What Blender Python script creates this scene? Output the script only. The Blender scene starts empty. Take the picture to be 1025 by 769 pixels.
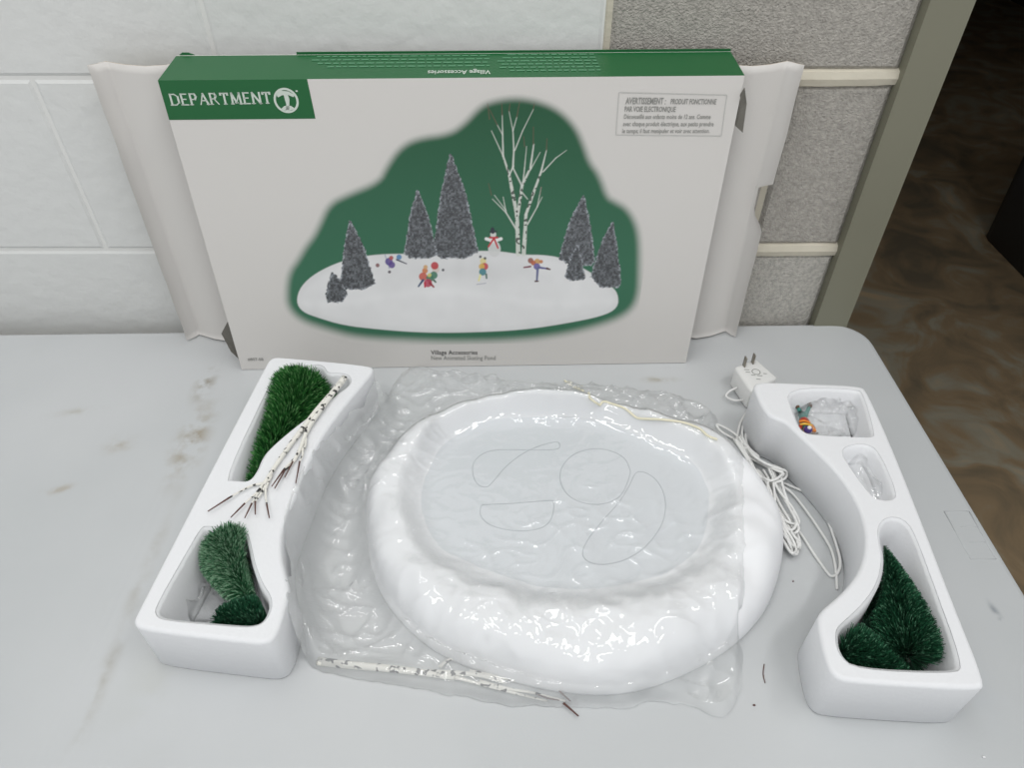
import bpy, bmesh, math, random
import numpy as np
from mathutils import Vector, noise, geometry
random.seed(7)
sc = bpy.context.scene
COL = sc.collection
F, CX, CY, TH = 707.0, 512.5, 384.5, math.radians(42)
CT, ST = math.cos(TH), math.sin(TH)
TZ = 0.74            # table top height
CZ = TZ + 0.576      # camera height

# ---------- measuring helpers (metres; x right, y towards the wall, z above the table top) ----------
def at(px, py, z=0.0):
    v = py - CY
    d = F*CT - v*ST; dn = F*ST + v*CT
    t = (0.576 - z)/dn
    return Vector(((px-CX)*t, d*t, TZ + z))
def on_plane(px, py, O, N):
    v = py - CY
    r = Vector((px-CX, F*CT - v*ST, -(F*ST + v*CT)))
    c = Vector((0, 0, CZ))
    return c + r*((O-c).dot(N)/r.dot(N))

# ---------- materials ----------
def s2l(c): return tuple(((x/255)/12.92 if x/255 <= .04045 else ((x/255+.055)/1.055)**2.4) for x in c)
def mat(name, rgb, rough=.6, bump=0, bscale=200, var=0, vscale=8, metal=0, spec=.5, detail=3, bdist=.001):
    m = bpy.data.materials.new(name); m.use_nodes = True
    nt = m.node_tree; b = nt.nodes['Principled BSDF']
    c = s2l(rgb)
    b.inputs['Base Color'].default_value = (*c, 1); b.inputs['Roughness'].default_value = rough
    b.inputs['Metallic'].default_value = metal; b.inputs['Specular IOR Level'].default_value = spec
    tc = nt.nodes.new('ShaderNodeTexCoord')
    if var:
        n = nt.nodes.new('ShaderNodeTexNoise'); n.inputs['Scale'].default_value = vscale; n.inputs['Detail'].default_value = 4
        r = nt.nodes.new('ShaderNodeValToRGB')
        r.color_ramp.elements[0].position = .3; r.color_ramp.elements[1].position = .7
        r.color_ramp.elements[0].color = (*[x*(1-var) for x in c], 1); r.color_ramp.elements[1].color = (*[min(1, x*(1+var)) for x in c], 1)
        nt.links.new(tc.outputs['Object'], n.inputs['Vector']); nt.links.new(n.outputs['Fac'], r.inputs['Fac'])
        nt.links.new(r.outputs['Color'], b.inputs['Base Color'])
    if bump:
        n2 = nt.nodes.new('ShaderNodeTexNoise'); n2.inputs['Scale'].default_value = bscale; n2.inputs['Detail'].default_value = detail
        bp = nt.nodes.new('ShaderNodeBump'); bp.inputs['Strength'].default_value = bump; bp.inputs['Distance'].default_value = bdist
        nt.links.new(tc.outputs['Object'], n2.inputs['Vector']); nt.links.new(n2.outputs['Fac'], bp.inputs['Height'])
        nt.links.new(bp.outputs['Normal'], b.inputs['Normal'])
    return m
M = {}
M['card'] = mat('white_card', (208,205,201), .55, .05, 300)
M['cardin'] = mat('card_edge', (190,178,160), .8)
M['shade_grey'] = mat('painted_shade_grey', (112,109,102), .8)  # dark grey that stands for shade at the box ends
M['print_green'] = mat('green_ink', (16,92,46), .38, .03, 300)
M['ink_white'] = mat('white_ink', (196,206,196), .5)
M['ink_pale'] = mat('pale_ink', (84,140,104), .5)
M['ink_grey'] = mat('grey_ink', (140,140,136), .6)
M['ink_light'] = mat('light_ink', (184,184,180), .6)
M['ink_dark'] = mat('dark_ink', (72,72,72), .6)
M['foam_cut'] = mat('cut_foam', (236,236,236), .85, .25, 260, bdist=.0008)
M['groove'] = mat('track_groove', (172,177,184), .8)
M['steel'] = mat('steel', (150,145,135), .35, metal=.8)
M['adapter'] = mat('adapter_plastic', (225,225,223), .4)
M['cord'] = mat('cord_plastic', (224,224,222), .5)
M['cord_y'] = mat('yellowed_cord', (225,220,195), .5)
M['frame'] = mat('door_frame_paint', (122,121,105), .5, .05, 30, .04, 6)
M['twig'] = mat('twig_brown', (92,62,56), .7)
M['wire'] = mat('stem_wire', (90,95,85), .5, metal=.3)
M['bin'] = mat('bin_plastic', (62,64,68), .6)
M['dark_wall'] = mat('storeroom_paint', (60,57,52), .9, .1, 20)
M['leg'] = mat('table_leg_steel', (120,122,125), .4, metal=.5)

# foam beads
def foam(name, rgb):
    m = mat(name, rgb, .8); nt = m.node_tree; b = nt.nodes['Principled BSDF']
    tc = nt.nodes.new('ShaderNodeTexCoord'); v = nt.nodes.new('ShaderNodeTexVoronoi'); v.inputs['Scale'].default_value = 300
    bp = nt.nodes.new('ShaderNodeBump'); bp.inputs['Strength'].default_value = .22; bp.inputs['Distance'].default_value = .0008; bp.invert = True
    nt.links.new(tc.outputs['Object'], v.inputs['Vector']); nt.links.new(v.outputs['Distance'], bp.inputs['Height']); nt.links.new(bp.outputs['Normal'], b.inputs['Normal'])
    b.inputs['Subsurface Weight'].default_value = .0
    return m
M['foam'] = foam('foam_beads', (226,227,229))
M['snow'] = mat('snow_foam', (233,234,236), .75, .12, 60, bdist=.001)
M['pond'] = mat('pond_sheet', (214,218,222), .45, .04, 90)

# table plastic with stains
def table_mat():
    m = mat('table_plastic', (190,192,193), .42, .10, 420, bdist=.0006); nt = m.node_tree; b = nt.nodes['Principled BSDF']; L = nt.links.new
    tc = nt.nodes.new('ShaderNodeTexCoord')
    n = nt.nodes.new('ShaderNodeTexNoise'); n.inputs['Scale'].default_value = 3; n.inputs['Detail'].default_value = 5
    L(tc.outputs['Object'], n.inputs['Vector'])
    r = nt.nodes.new('ShaderNodeValToRGB'); a, c = s2l((185,188,189)), s2l((194,196,197))
    r.color_ramp.elements[0].position = .35; r.color_ramp.elements[1].position = .65
    r.color_ramp.elements[0].color = (*a, 1); r.color_ramp.elements[1].color = (*c, 1); L(n.outputs['Fac'], r.inputs['Fac'])
    last = r.outputs['Color']
    def spot(x, y, rx, ry, rot, col, amt, ns=18):
        nonlocal last
        mp = nt.nodes.new('ShaderNodeMapping'); mp.vector_type = 'TEXTURE'
        mp.inputs['Location'].default_value = (x, y, TZ); mp.inputs['Rotation'].default_value = (0, 0, rot); mp.inputs['Scale'].default_value = (rx, ry, 1)
        L(tc.outputs['Object'], mp.inputs['Vector'])
        g = nt.nodes.new('ShaderNodeTexGradient'); g.gradient_type = 'QUADRATIC_SPHERE'; L(mp.outputs['Vector'], g.inputs['Vector'])
        n3 = nt.nodes.new('ShaderNodeTexNoise'); n3.inputs['Scale'].default_value = ns; n3.inputs['Detail'].default_value = 5; L(tc.outputs['Object'], n3.inputs['Vector'])
        rr = nt.nodes.new('ShaderNodeMapRange'); rr.inputs['From Min'].default_value = .42; rr.inputs['From Max'].default_value = .62; L(n3.outputs['Fac'], rr.inputs['Value'])
        mu = nt.nodes.new('ShaderNodeMath'); mu.operation = 'MULTIPLY'; L(g.outputs['Fac'], mu.inputs[0]); L(rr.outputs['Result'], mu.inputs[1])
        mu2 = nt.nodes.new('ShaderNodeMath'); mu2.operation = 'MULTIPLY'; mu2.use_clamp = True; L(mu.outputs[0], mu2.inputs[0]); mu2.inputs[1].default_value = amt
        mx = nt.nodes.new('ShaderNodeMixRGB'); L(mu2.outputs[0], mx.inputs['Fac']); L(last, mx.inputs['Color1']); mx.inputs['Color2'].default_value = (*s2l(col), 1)
        last = mx.outputs['Color']
    def sp(px, py, rx, ry, rot, col, amt, ns=18):
        p = at(px, py); spot(p.x, p.y, rx, ry, rot, col, amt, ns)
    sp(192, 440, .03, .10, 0.05, (150,140,122), 1.5, 45)
    sp(205, 385, .02, .05, 0, (150,145,135), 1.6, 60)
    sp(120, 445, .03, .025, .3, (170,166,158), 1.0, 50)
    sp(80, 412, .05, .012, .2, (172,170,162), 1.0, 40)
    sp(60, 490, .03, .01, .3, (172,168,160), 1.6, 50)
    sp(1000, 618, .006, .022, .1, (130,136,142), 2.6, 30)
    sp(1015, 636, .008, .008, 0, (140,146,152), 2.4, 30)
    sp(960, 690, .05, .05, 0, (188,194,200), 1.2, 20)
    sp(150, 700, .05, .12, 0, (186,188,186), 1.4, 16)
    sp(95, 700, .012, .30, .03, (170,169,164), 1.2, 30)
    sp(150, 560, .010, .14, .0, (170,169,164), 1.0, 40)
    sp(660, 380, .04, .01, 0, (170,168,160), 1.5, 60)
    L(last, b.inputs['Base Color'])
    return m
M['table'] = table_mat()

def film(name, haze=.10, tint=(235,238,238), gl=1.0):
    m = bpy.data.materials.new(name); m.use_nodes = True; nt = m.node_tree; nt.nodes.clear(); L = nt.links.new
    out = nt.nodes.new('ShaderNodeOutputMaterial'); tr = nt.nodes.new('ShaderNodeBsdfTransparent'); tr.inputs['Color'].default_value = (.99,.99,.99,1)
    g = nt.nodes.new('ShaderNodeBsdfGlossy'); g.inputs['Roughness'].default_value = .05; g.inputs['Color'].default_value = (1,1,1,1)
    d = nt.nodes.new('ShaderNodeBsdfDiffuse'); d.inputs['Color'].default_value = (*s2l(tint), 1)
    lw = nt.nodes.new('ShaderNodeFresnel'); lw.inputs['IOR'].default_value = 1.5
    geo = nt.nodes.new('ShaderNodeNewGeometry'); 
    mp = nt.nodes.new('ShaderNodeMath'); mp.operation = 'MULTIPLY'; mp.inputs[1].default_value = 1.7*gl; mp.use_clamp = True
    # fresnel works from the front side only: flip the normal on back faces by using Layer Weight facing instead
    lwf = nt.nodes.new('ShaderNodeLayerWeight'); lwf.inputs['Blend'].default_value = .18
    L(lwf.outputs['Fresnel'], mp.inputs[0])
    tc = nt.nodes.new('ShaderNodeTexCoord'); nz = nt.nodes.new('ShaderNodeTexNoise'); nz.noise_type = 'RIDGED_MULTIFRACTAL'; nz.inputs['Scale'].default_value = 55; nz.inputs['Detail'].default_value = 3; nz.inputs['Distortion'].default_value = 1.1
    bp_ = nt.nodes.new('ShaderNodeBump'); bp_.inputs['Strength'].default_value = .42; bp_.inputs['Distance'].default_value = .0022
    L(tc.outputs['Object'], nz.inputs['Vector']); L(nz.outputs['Fac'], bp_.inputs['Height']); L(bp_.outputs['Normal'], g.inputs['Normal']); L(bp_.outputs['Normal'], lwf.inputs['Normal'])
    ad = nt.nodes.new('ShaderNodeMath'); ad.operation = 'ADD'; ad.inputs[1].default_value = .035; ad.use_clamp = True; L(mp.outputs[0], ad.inputs[0]); mp = ad
    m1 = nt.nodes.new('ShaderNodeMixShader'); m1.inputs['Fac'].default_value = haze; L(tr.outputs[0], m1.inputs[1]); L(d.outputs[0], m1.inputs[2])
    m2 = nt.nodes.new('ShaderNodeMixShader'); L(mp.outputs[0], m2.inputs['Fac']); L(m1.outputs[0], m2.inputs[1]); L(g.outputs[0], m2.inputs[2])
    L(m2.outputs[0], out.inputs['Surface'])
    return m
M['film'] = film('clear_bag_film', .27, (244,246,246))
M['film2'] = film('clear_small_film', .09)

def birch_mat():
    m = mat('birch_bark', (226,224,214), .6); nt = m.node_tree; b = nt.nodes['Principled BSDF']; L = nt.links.new
    tc = nt.nodes.new('ShaderNodeTexCoord'); 
    n = nt.nodes.new('ShaderNodeTexNoise'); n.inputs['Scale'].default_value = 190; n.inputs['Detail'].default_value = 1
    L(tc.outputs['Object'], n.inputs['Vector'])
    r = nt.nodes.new('ShaderNodeValToRGB'); r.color_ramp.elements[0].position = .36; r.color_ramp.elements[1].position = .42
    r.color_ramp.elements[0].color = (.03,.03,.03,1); r.color_ramp.elements[1].color = (*s2l((228,226,218)), 1)
    L(n.outputs['Fac'], r.inputs['Fac']); L(r.outputs['Color'], b.inputs['Base Color']); return m
M['birch'] = birch_mat()

def needle_mat(name, a, c2, rough=.55):
    m = mat(name, a, rough); nt = m.node_tree; b = nt.nodes['Principled BSDF']; L = nt.links.new
    g = nt.nodes.new('ShaderNodeNewGeometry'); r = nt.nodes.new('ShaderNodeValToRGB')
    r.color_ramp.elements[0].color = (*s2l(a), 1); r.color_ramp.elements[1].color = (*s2l(c2), 1); r.color_ramp.elements[0].position = .3
    L(g.outputs['Random Per Island'], r.inputs['Fac']); L(r.outputs['Color'], b.inputs['Base Color']); return m
M['needle_mid'] = needle_mat('needles_mid_green', (24,84,34), (74,150,72))
M['needle_frost'] = needle_mat('needles_frosted_green', (36,94,58), (104,156,118))
M['needle_dark'] = needle_mat('needles_dark_green', (14,60,38), (48,112,78))
M['needle_deep'] = needle_mat('needles_deep_green', (8,38,26), (34,76,56))
M['frost'] = mat('frost_tips', (140,178,146), .6)
M['tip_dark'] = mat('pale_needle_tips', (104,156,124), .6)
M['tip_mid'] = mat('bright_needle_tips', (128,184,118), .6)

# ---------- mesh helpers ----------
def link(name, verts, faces, m, parent=None, smooth=False, mats=None, fm=None):
    """verts in world metres; origin at parent's location (or own lowest centre)"""
    V = [Vector(v) for v in verts]
    if parent is not None:
        org = Vector(parent['_w']) if '_w' in parent else parent.location.copy()
    else:
        xs = [v.x for v in V]; ys = [v.y for v in V]; zs = [v.z for v in V]
        org = Vector(((min(xs)+max(xs))/2, (min(ys)+max(ys))/2, min(zs)))
        if name.split('.')[0] in KEEP0: org = Vector((0, 0, 0))
    me = bpy.data.meshes.new(name)
    me.from_pydata([tuple(v-org) for v in V], [], faces)
    for mm in (mats or [m]): me.materials.append(mm)
    if fm is not None: me.polygons.foreach_set('material_index', fm)
    if smooth: me.polygons.foreach_set('use_smooth', [True]*len(me.polygons))
    me.update()
    o = bpy.data.objects.new(name, me); COL.objects.link(o)
    if parent is not None:
        o.parent = parent; WORLD[o.name] = org
        o['_w'] = tuple(org)
    else:
        o.location = org; o['_w'] = tuple(org)
    return o
WORLD = {}
KEEP0 = set(['wall_back', 'folding_table', 'tabletop'])
def empty(name, loc):
    o = bpy.data.objects.new(name, None); COL.objects.link(o); o.location = loc; o.empty_display_size = .02; o['_w'] = tuple(loc); return o
def tag(o, label=None, cat=None, group=None, kind=None):
    if label: o['label'] = label
    if cat: o['category'] = cat
    if group: o['group'] = group
    if kind: o['kind'] = kind
    return o
class MB:
    def __init__(s): s.v = []; s.f = []; s.m = []
    def add(s, v, f, mi=0):
        n = len(s.v); s.v += [Vector(a) for a in v]; s.f += [tuple(i+n for i in q) for q in f]; s.m += [mi]*len(f)
    def build(s, name, m, parent=None, smooth=False, mats=None):
        return link(name, s.v, s.f, m, parent, smooth, mats, s.m if mats else None)
def hexa(c):  # 8 corners: bottom 4, top 4
    return c, [(0,3,2,1),(4,5,6,7),(0,1,5,4),(1,2,6,5),(2,3,7,6),(3,0,4,7)]
def boxv(x0,x1,y0,y1,z0,z1):
    return hexa([(x0,y0,z0),(x1,y0,z0),(x1,y1,z0),(x0,y1,z0),(x0,y0,z1),(x1,y0,z1),(x1,y1,z1),(x0,y1,z1)])
def slab(q, n, t):
    """quad q (4 Vectors) thickened by -n*t"""
    q = [Vector(a) for a in q]; b = [a - n*t for a in q]
    return hexa(b+q)
def beveled(name, v, f, m, parent, w, seg=2):
    o = link(name, v, f, m, parent)
    bm = bmesh.new(); bm.from_mesh(o.data); bmesh.ops.bevel(bm, geom=bm.edges[:], offset=w, segments=seg, affect='EDGES', profile=.5)
    bm.to_mesh(o.data); bm.free(); o.data.polygons.foreach_set('use_smooth', [True]*len(o.data.polygons)); return o
def catmull(P, n=6, closed=False):
    P = [Vector(p) for p in P]; out = []; N = len(P)
    rng = range(N) if closed else range(N-1)
    for i in rng:
        if closed: a,b,c,d = P[i-1],P[i],P[(i+1)%N],P[(i+2)%N]
        else: a,b,c,d = P[max(i-1,0)],P[i],P[i+1],P[min(i+2,N-1)]
        for k in range(n):
            t = k/n
            out.append(.5*((2*b)+(c-a)*t+(2*a-5*b+4*c-d)*t*t+(3*b-a-3*c+d)*t**3))
    if not closed: out.append(P[-1])
    return out
def tube(mb, pts, r, n=8, mi=0, closed=False, cap=True):
    pts = [Vector(p) for p in pts]; N = len(pts)
    R = r if isinstance(r, (list, tuple)) else [r]*N
    V = []; up = Vector((0,0,1))
    for i, p in enumerate(pts):
        if closed: t = pts[(i+1)%N]-pts[i-1]
        else: t = pts[min(i+1,N-1)]-pts[max(i-1,0)]
        t.normalize()
        a = t.cross(up)
        if a.length < 1e-3: a = t.cross(Vector((1,0,0)))
        a.normalize(); b = a.cross(t).normalized()
        for k in range(n):
            an = 2*math.pi*k/n; V.append(p + (a*math.cos(an)+b*math.sin(an))*R[i])
    Fc = []
    for i in range(N if closed else N-1):
        j = (i+1)%N
        for k in range(n): Fc.append((i*n+k, i*n+(k+1)%n, j*n+(k+1)%n, j*n+k))
    if not closed and cap: Fc += [tuple(range(n))[::-1], tuple((N-1)*n+k for k in range(n))]
    mb.add(V, Fc, mi)
def lathe(mb, base, axis, prof, n=16, mi=0):
    """prof: list of (distance along axis, radius)"""
    axis = Vector(axis).normalized(); a = axis.orthogonal().normalized(); b = axis.cross(a)
    V = []
    for h, r in prof:
        for k in range(n):
            an = 2*math.pi*k/n; V.append(Vector(base)+axis*h+(a*math.cos(an)+b*math.sin(an))*r)
    Fc = [(i*n+k, i*n+(k+1)%n, (i+1)*n+(k+1)%n, (i+1)*n+k) for i in range(len(prof)-1) for k in range(n)]
    Fc += [tuple(range(n))[::-1], tuple((len(prof)-1)*n+k for k in range(n))]
    mb.add(V, Fc, mi)
def ball(mb, c, rx, ry=None, rz=None, n=12, mi=0):
    ry = ry or rx; rz = rz or rx; V = []; Fc = []
    for i in range(n//2+1):
        th = math.pi*i/(n//2)
        for k in range(n):
            an = 2*math.pi*k/n
            V.append(Vector(c)+Vector((rx*math.sin(th)*math.cos(an), ry*math.sin(th)*math.sin(an), rz*math.cos(th))))
    for i in range(n//2):
        for k in range(n): Fc.append((i*n+k, (i+1)*n+k, (i+1)*n+(k+1)%n, i*n+(k+1)%n))
    mb.add(V, Fc, mi)
def chaikin(P, it=2):
    for _ in range(it):
        Q = []
        for i in range(len(P)):
            a, b = P[i], P[(i+1)%len(P)]
            Q += [a*.75+b*.25, a*.25+b*.75]
        P = Q
    return P
def area2(P): return sum(P[i].x*P[(i+1)%len(P)].y-P[(i+1)%len(P)].x*P[i].y for i in range(len(P)))/2
def inset(P, d):
    """inset CCW polygon inward by d (negative grows)"""
    out = []; N = len(P)
    for i in range(N):
        e1 = (P[i]-P[i-1]); e2 = (P[(i+1)%N]-P[i])
        n1 = Vector((-e1.y, e1.x)).normalized(); n2 = Vector((-e2.y, e2.x)).normalized()
        n = (n1+n2); 
        if n.length < 1e-6: n = n1
        n.normalize(); c = max(.6, n.dot(n1)); out.append(P[i]+n*(d/c))
    return out
def pip(x, y, P):
    ins = False; j = len(P)-1
    for i in range(len(P)):
        if (P[i].y > y) != (P[j].y > y) and x < (P[j].x-P[i].x)*(y-P[i].y)/(P[j].y-P[i].y)+P[i].x: ins = not ins
        j = i
    return ins

# ---------- SETTING ----------
WY = .768
def wall_back():
    mb = MB(); X1 = .405; JX = .093; mod = .208; L = .400
    zj = CZ - .2584   # a mortar line
    z0 = zj - mod*6
    mats = [M_paint, M_paintj, M_block, M_mortar, M_block2]
    k = 0; z = z0
    mb.add(*boxv(-2.6, JX, WY+.0018, WY+.19, 0, 2.6), 1); mb.add(*boxv(JX, X1, WY+.004, WY+.19, 0, 2.6), 3)
    row = -6
    while z < 2.55:
        off = 0 if row % 2 == 0 else L/2
        x = JX + off - L*8
        while x < X1:
            a, b = x, x+L
            pieces = []
            if a < JX and b > JX: pieces = [(a, JX, True, False, True), (JX, b, False, True, False)]
            else: pieces = [(a, b, a < JX-.01, True, True)]
            for (pa, pb, painted, jl, jr) in pieces:
                pb = min(pb, X1)
                if pb-pa < .02: continue
                j = .0014 if painted else .0075
                zz0, zz1 = max(z+j, 0), z+mod-j
                if zz1 <= zz0: continue
                ga = pa + (j if jl else 0); gb = pb - (j if jr and pb < X1 else 0)
                e = .004 if painted else .005; y0 = WY; y1 = WY+.02
                q_ = .0022 if painted else .004
                V = [(ga,y0+q_,zz0),(gb,y0+q_,zz0),(gb,y0+q_,zz1),(ga,y0+q_,zz1),(ga+e,y0,zz0+e),(gb-e,y0,zz0+e),(gb-e,y0,zz1-e),(ga+e,y0,zz1-e)]
                Fc = [(4,5,6,7),(0,1,5,4),(1,2,6,5),(2,3,7,6),(3,0,4,7)]
                mb.add(V, Fc, 0 if painted else (4 if row < -1 else 2))
            x += L
        # raised mortar bead on the bare blocks
        if z > .2:
            n = 60; rnd = random.Random(row)
            V = []; Fc = []
            for i in range(n+1):
                xx = JX+.004 + (X1-JX-.004)*i/n
                h = .0096 + .0022*noise.noise(Vector((xx*26, row*3.1, 0))); c = .0015*noise.noise(Vector((xx*11, row, 5)))
                for dz, dy in ((-1, .004), (-.75, -.0015), (0, -.0035), (.75, -.0015), (1, .004)):
                    V.append((xx, WY+dy, z+c+dz*h))
            for i in range(n):
                for q in range(4): Fc.append((i*5+q, (i+1)*5+q, (i+1)*5+q+1, i*5+q+1))
            mb.add(V, Fc, 3)
        z += mod; row += 1
    # upright mortar strip at the edge of the painted zone, and against the frame
    for row in range(-6, 12):
        pass
    o = mb.build('wall_back', None, mats=mats); tag(o, kind='structure')
M_paint = mat('painted_block', (212,213,211), .6, .5, 48, .015, 5, bdist=.003)
M_paintj = mat('painted_joint', (218,218,215), .6, .3, 60)
M_block = mat('bare_block', (168,164,157), .95, .9, 480, .17, 230, bdist=.003)
M_block2 = mat('bare_block_pale', (184,181,174), .95, .9, 560, .22, 260, bdist=.003)
M_mortar = mat('cream_mortar', (200,194,178), .85, .6, 90, .04, 30, bdist=.002)
wall_back()
def floor_mat():
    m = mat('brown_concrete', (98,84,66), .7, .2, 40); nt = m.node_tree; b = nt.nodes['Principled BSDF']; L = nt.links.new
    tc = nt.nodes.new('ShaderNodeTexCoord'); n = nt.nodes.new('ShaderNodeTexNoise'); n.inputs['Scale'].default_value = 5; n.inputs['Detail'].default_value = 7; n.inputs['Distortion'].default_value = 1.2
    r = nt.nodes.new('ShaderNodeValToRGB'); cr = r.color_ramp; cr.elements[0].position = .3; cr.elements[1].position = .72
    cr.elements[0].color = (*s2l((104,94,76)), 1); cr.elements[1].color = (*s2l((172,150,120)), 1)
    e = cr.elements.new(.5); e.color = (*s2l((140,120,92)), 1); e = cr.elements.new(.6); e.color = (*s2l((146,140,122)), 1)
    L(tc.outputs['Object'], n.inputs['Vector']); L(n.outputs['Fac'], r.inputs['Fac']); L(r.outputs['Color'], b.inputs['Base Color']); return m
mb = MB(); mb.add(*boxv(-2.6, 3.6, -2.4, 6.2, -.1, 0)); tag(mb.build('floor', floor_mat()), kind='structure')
mb = MB(); mb.add(*boxv(1.75, 3.6, WY, WY+.19, 0, 2.6)); tag(mb.build('wall_right', M_block), kind='structure')
mb = MB(); mb.add(*boxv(.449, 1.75, WY, WY+.19, 2.15, 2.6)); tag(mb.build('trim_2', M_block), kind='structure')
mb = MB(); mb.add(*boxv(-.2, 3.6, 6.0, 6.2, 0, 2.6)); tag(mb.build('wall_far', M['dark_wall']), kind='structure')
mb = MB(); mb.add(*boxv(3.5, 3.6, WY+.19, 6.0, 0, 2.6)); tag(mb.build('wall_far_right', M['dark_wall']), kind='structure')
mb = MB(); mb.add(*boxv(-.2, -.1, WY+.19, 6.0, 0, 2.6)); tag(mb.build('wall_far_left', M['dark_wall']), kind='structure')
mb = MB(); mb.add(*boxv(-.2, 3.6, WY, 6.2, 2.6, 2.7)); tag(mb.build('ceiling', M['dark_wall']), kind='structure')
# steel door frame round the opening
mb = MB()
mb.add(*boxv(.405, .449, WY-.012, WY+.20, 0, 2.19)); mb.add(*boxv(1.75, 1.794, WY-.012, WY+.0, 0, 2.19)); mb.add(*boxv(.449, 1.75, WY-.012, WY+.20, 2.146, 2.19))
mb.add(*boxv(.449, .462, WY+.06, WY+.12, 0, 2.146))
tag(mb.build('door_1', M['frame']), kind='structure')

# bin in the dark room
def bin_():
    c = Vector((1.90, 2.10, 0))
    o = empty('plastic_bin', c); tag(o, 'dark grey plastic bin on the brown floor beyond the doorway', 'bin')
    def ring(hx, hy, r, z):
        P = []
        for (sx, sy, a0) in ((1,1,0),(-1,1,90),(-1,-1,180),(1,-1,270)):
            for k in range(5):
                a = math.radians(a0+k*22.5); P.append(c+Vector((sx*(hx-r)+r*math.cos(a), sy*(hy-r)+r*math.sin(a), z)))
        return P
    rings = [ring(.19,.19,.06,.002), ring(.205,.205,.07,.55), ring(.19,.19,.06,.55), ring(.18,.18,.05,.02)]
    n = 20; V = sum(rings, []); Fc = [(i*n+k, i*n+(k+1)%n, (i+1)*n+(k+1)%n, (i+1)*n+k) for i in range(3) for k in range(n)]
    Fc += [tuple(range(n))[::-1], tuple(3*n+k for k in range(n))]
    link('body', V, Fc, M['bin'], o, True)
    rings = [ring(.2,.2,.07,.545), ring(.215,.215,.07,.55), ring(.215,.215,.07,.575), ring(.188,.188,.06,.575), ring(.188,.188,.06,.545)]
    V = sum(rings, []); Fc = [(i*n+k, i*n+(k+1)%n, ((i+1)%5)*n+(k+1)%n, ((i+1)%5)*n+k) for i in range(5) for k in range(n)]
    link('rim', V, Fc, M['bin'], o)
bin_()

# ---------- TABLE ----------
def table():
    root = empty('folding_table', (0,0,0)); tag(root, 'white plastic folding table with rounded corners against the block wall', 'table')
    x0, x1, y0, y1, r = -1.20, .472, -.03, .7545, .045
    def ring(ins, z, rr):
        P = []
        for (cx, cy, a0) in ((x1-r, y1-r, 0), (x0+r, y1-r, 90), (x0+r, y0+r, 180), (x1-r, y0+r, 270)):
            for k in range(9):
                a = math.radians(a0+k*11.25)
                P.append(Vector((cx+(r-ins)*math.cos(a), cy+(r-ins)*math.sin(a), z)))
        for p in P: p.y += .020*p.x
        return P
    prof = [(.012, -.045), (.003, -.042), (0, -.036), (0, -.007), (.001, -.0035), (.0035, -.001), (.007, 0)]
    rings = [ring(i, TZ+z, r) for i, z in prof]; n = 36
    V = sum(rings, []); Fc = [(i*n+k, i*n+(k+1)%n, (i+1)*n+(k+1)%n, (i+1)*n+k) for i in range(len(prof)-1) for k in range(n)]
    Fc += [tuple(range(n))[::-1]]
    # top with the shallow dirty groove: split into three strips
    last = (len(prof)-1)*n
    Fc.append(tuple(last+k for k in range(n)))
    o = link('tabletop', V, Fc, M['table'], root)
    # shallow raised fold line across the top
    mb = MB(); gx = -.365
    for dx in (0,):
        P = [Vector((gx+dx+.004*math.sin(y*6), y, TZ)) for y in [y0+.01+(y1-y0-.03)*i/30 for i in range(31)]]
        V = []
        for p in P: V += [p+Vector((-.004,0,0)), p+Vector((0,0,.0002)), p+Vector((.004,0,0))]
        mb.add(V, [(i*3+q, i*3+q+1, (i+1)*3+q+1, (i+1)*3+q) for i in range(30) for q in range(2)])
    mb.build('fold_line', M['table'], root, True)
    # moulded panel near the right edge
    mb = MB(); z = .0008
    A, B, C, D = at(945,512), at(970,512), at(997,560), at(972,560)
    def bar(p, q, w=.0005):
        tube(mb, [Vector(p), Vector(q)], w, 6)
    bar(A, B); bar(B, C); bar(C, D); bar(A, D)
    for s in (.33, .66): bar(A.lerp(D, s)+(B-A)*.3, B.lerp(C, s), .0004)
    mb.build('moulded_mark', M['table'], root, True)
    # folding legs
    for x in (-.95, .25):
        mb = MB()
        for y in (.06, .66): tube(mb, [(x, y, .01), (x, y, TZ-.06), (x, y+(.03 if y < .3 else -.03), TZ-.045)], .0125, 10)
        tube(mb, [(x, .06, .35), (x, .66, .35)], .009, 8)
        mb.build('leg', M['leg'], root, True)
    for x in (-.95, .25):
        for y in (.06, .66):
            mb = MB(); lathe(mb, (x, y, 0), (0,0,1), [(0,.016),(.03,.016),(.03,.0128)], 12); mb.build('leg_cap', M['bin'], root)
table()

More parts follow.
